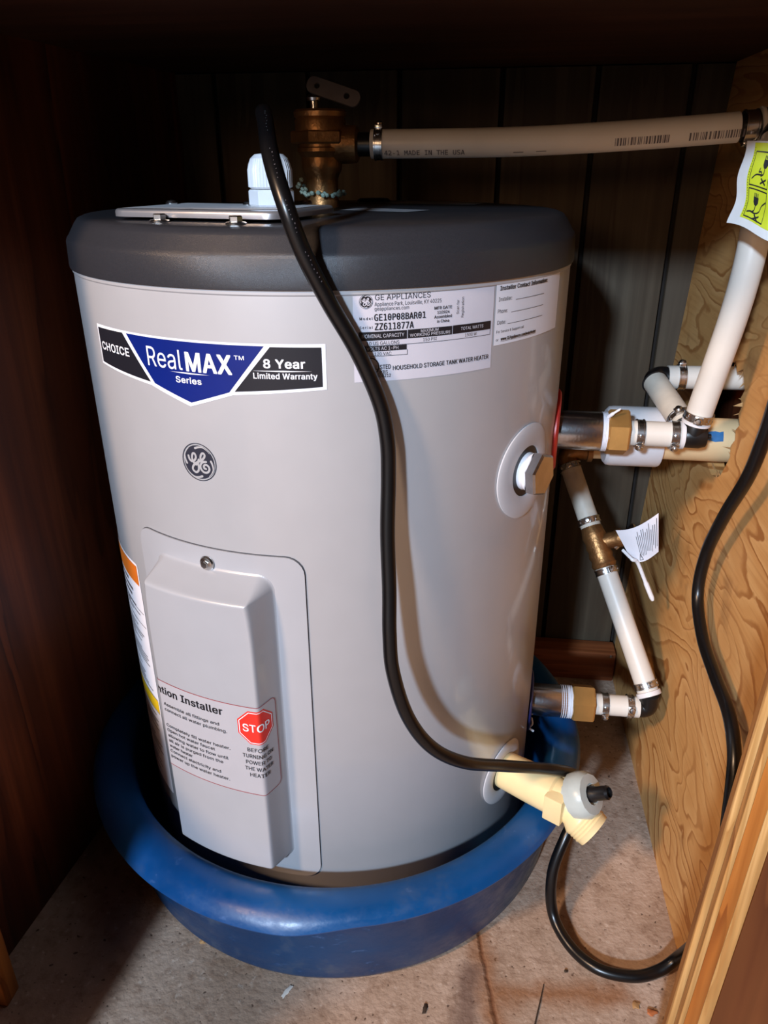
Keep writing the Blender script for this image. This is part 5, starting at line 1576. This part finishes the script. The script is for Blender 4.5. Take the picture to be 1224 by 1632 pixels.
p.build('tag_drawings', 'ink', ct, smooth=0, label='black drawings of a plug, a frayed cord and crosses')

# white paper tag on the shutoff valve with its tie
WA, WB_, WC, WD = Vector((0.2840, 0.066, 0.3195)), Vector((0.3215, 0.056, 0.3460)), Vector((0.3015, 0.056, 0.2905)), Vector((0.3265, 0.052, 0.3035))
wn = (WB_ - WA).cross(WC - WA).normalized()
if wn.y > 0:
    wn = -wn


def wtag_fn(u, v, e):
    p = WA.lerp(WB_, u).lerp(WC.lerp(WD, u), v)
    return p + wn * (e + 0.006 * sin(u * pi) * 0.8 - 0.002 * v) + Vector((0, 0, -0.0045 * sin(u * pi) * (1 - v) - 0.005 * sin(u * pi) * v))


wt = sheet(wtag_fn, 12, 8, 'valve_tag', 'paper')
tag(wt, 'curled white paper tag hung on the brass shutoff valve', 'tag')
p = Print(lambda s, t, e: wtag_fn(s, 1 - t, 0.0003 + e), 0.0002)
random.seed(31)
for k in range(12):
    s = 0.46 + 0.045 * k
    a, b_ = random.uniform(0.12, 0.28), random.uniform(0.72, 0.92)
    p.rect(s, a, s + 0.014, b_, step=1)
for a, b_ in (((0.40, 0.06), (0.52, 0.06)), ((0.52, 0.06), (0.46, 0.24)), ((0.46, 0.24), (0.40, 0.06))):
    p.stroke([a, ((a[0] + b_[0]) / 2, (a[1] + b_[1]) / 2), b_], 0.018, 2)
p.build('print_lines', 'ink_soft', wt, smooth=0)
tie0 = Vector((0.3075, 0.052, 0.2905))
tie1 = Vector((0.3285, 0.050, 0.2475))
mb = MB().tube(catmull([Vector((0.2925, 0.060, 0.3000)), Vector((0.3010, 0.050, 0.2950)), tie0, tie0.lerp(tie1, 0.5), tie1], 8), [0.0016] * 8 + [0.0020] * 17 + [0.0026] * 7 + [0.0018], 10)
mb.build('tie', 'white_nylon', wt, label='white plastic tie')

# ------------------------------------------------------------------ litter on the floor
nd = MB().tube([(0.2185, -0.2165, 0.0012), (0.214, -0.234, 0.0016), (0.2085, -0.254, 0.0010)], [0.0003, 0.0006, 0.0007], 6).build('dry_needle', 'needle')
tag(nd, 'thin dark dry needle lying on the concrete at the bottom edge', 'needle')


def chip(name, x, y, l, w, h, rz, mat, label, cat, group=None):
    bm = bmesh.new()
    bmesh.ops.create_icosphere(bm, subdivisions=2, radius=1.0)
    for v in bm.verts:
        k = 1 + 0.22 * sin(v.co.x * 5 + x * 90) + 0.18 * sin(v.co.y * 7 + y * 70)
        v.co = Vector((v.co.x * l / 2 * k, v.co.y * w / 2 * k, (v.co.z * 0.5 + 0.45) * h))
    mb = MB().from_bm(bm, Matrix.Translation((x, y, 0.0002)) @ Matrix.Rotation(radians(rz), 4, 'Z'))
    return tag(mb.build(name, mat), label, cat, group)


chip('wood_chip', 0.309, -0.2305, 0.0095, 0.0055, 0.003, 10, 'chip', 'reddish wood chip on the concrete just left of the plywood stile', 'wood chip')
chip('wood_chip', 0.297, -0.2255, 0.0085, 0.0060, 0.002, 40, 'leaf', 'pale brown wood chip left of the reddish one by the plywood stile', 'wood chip')
chip('seed_husk', 0.1145, -0.2515, 0.0035, 0.0085, 0.0025, -8, 'needle', 'dark seed husk on the concrete in front of the blue pan', 'seed')
chip('pebble', 0.2390, -0.2020, 0.0032, 0.0030, 0.0022, 0, 'needle', 'tiny dark pebble on the concrete left of the cord loop', 'pebble')
chip('paint_flake', -0.008, -0.2515, 0.004, 0.0125, 0.0012, -28, 'flake', 'small white flake on the concrete under the front of the pan', 'flake')
chip('dry_leaf', -0.0975, -0.2120, 0.006, 0.0150, 0.003, -20, 'leaf', 'scrap of tan dry leaf against the left foot of the pan', 'leaf')
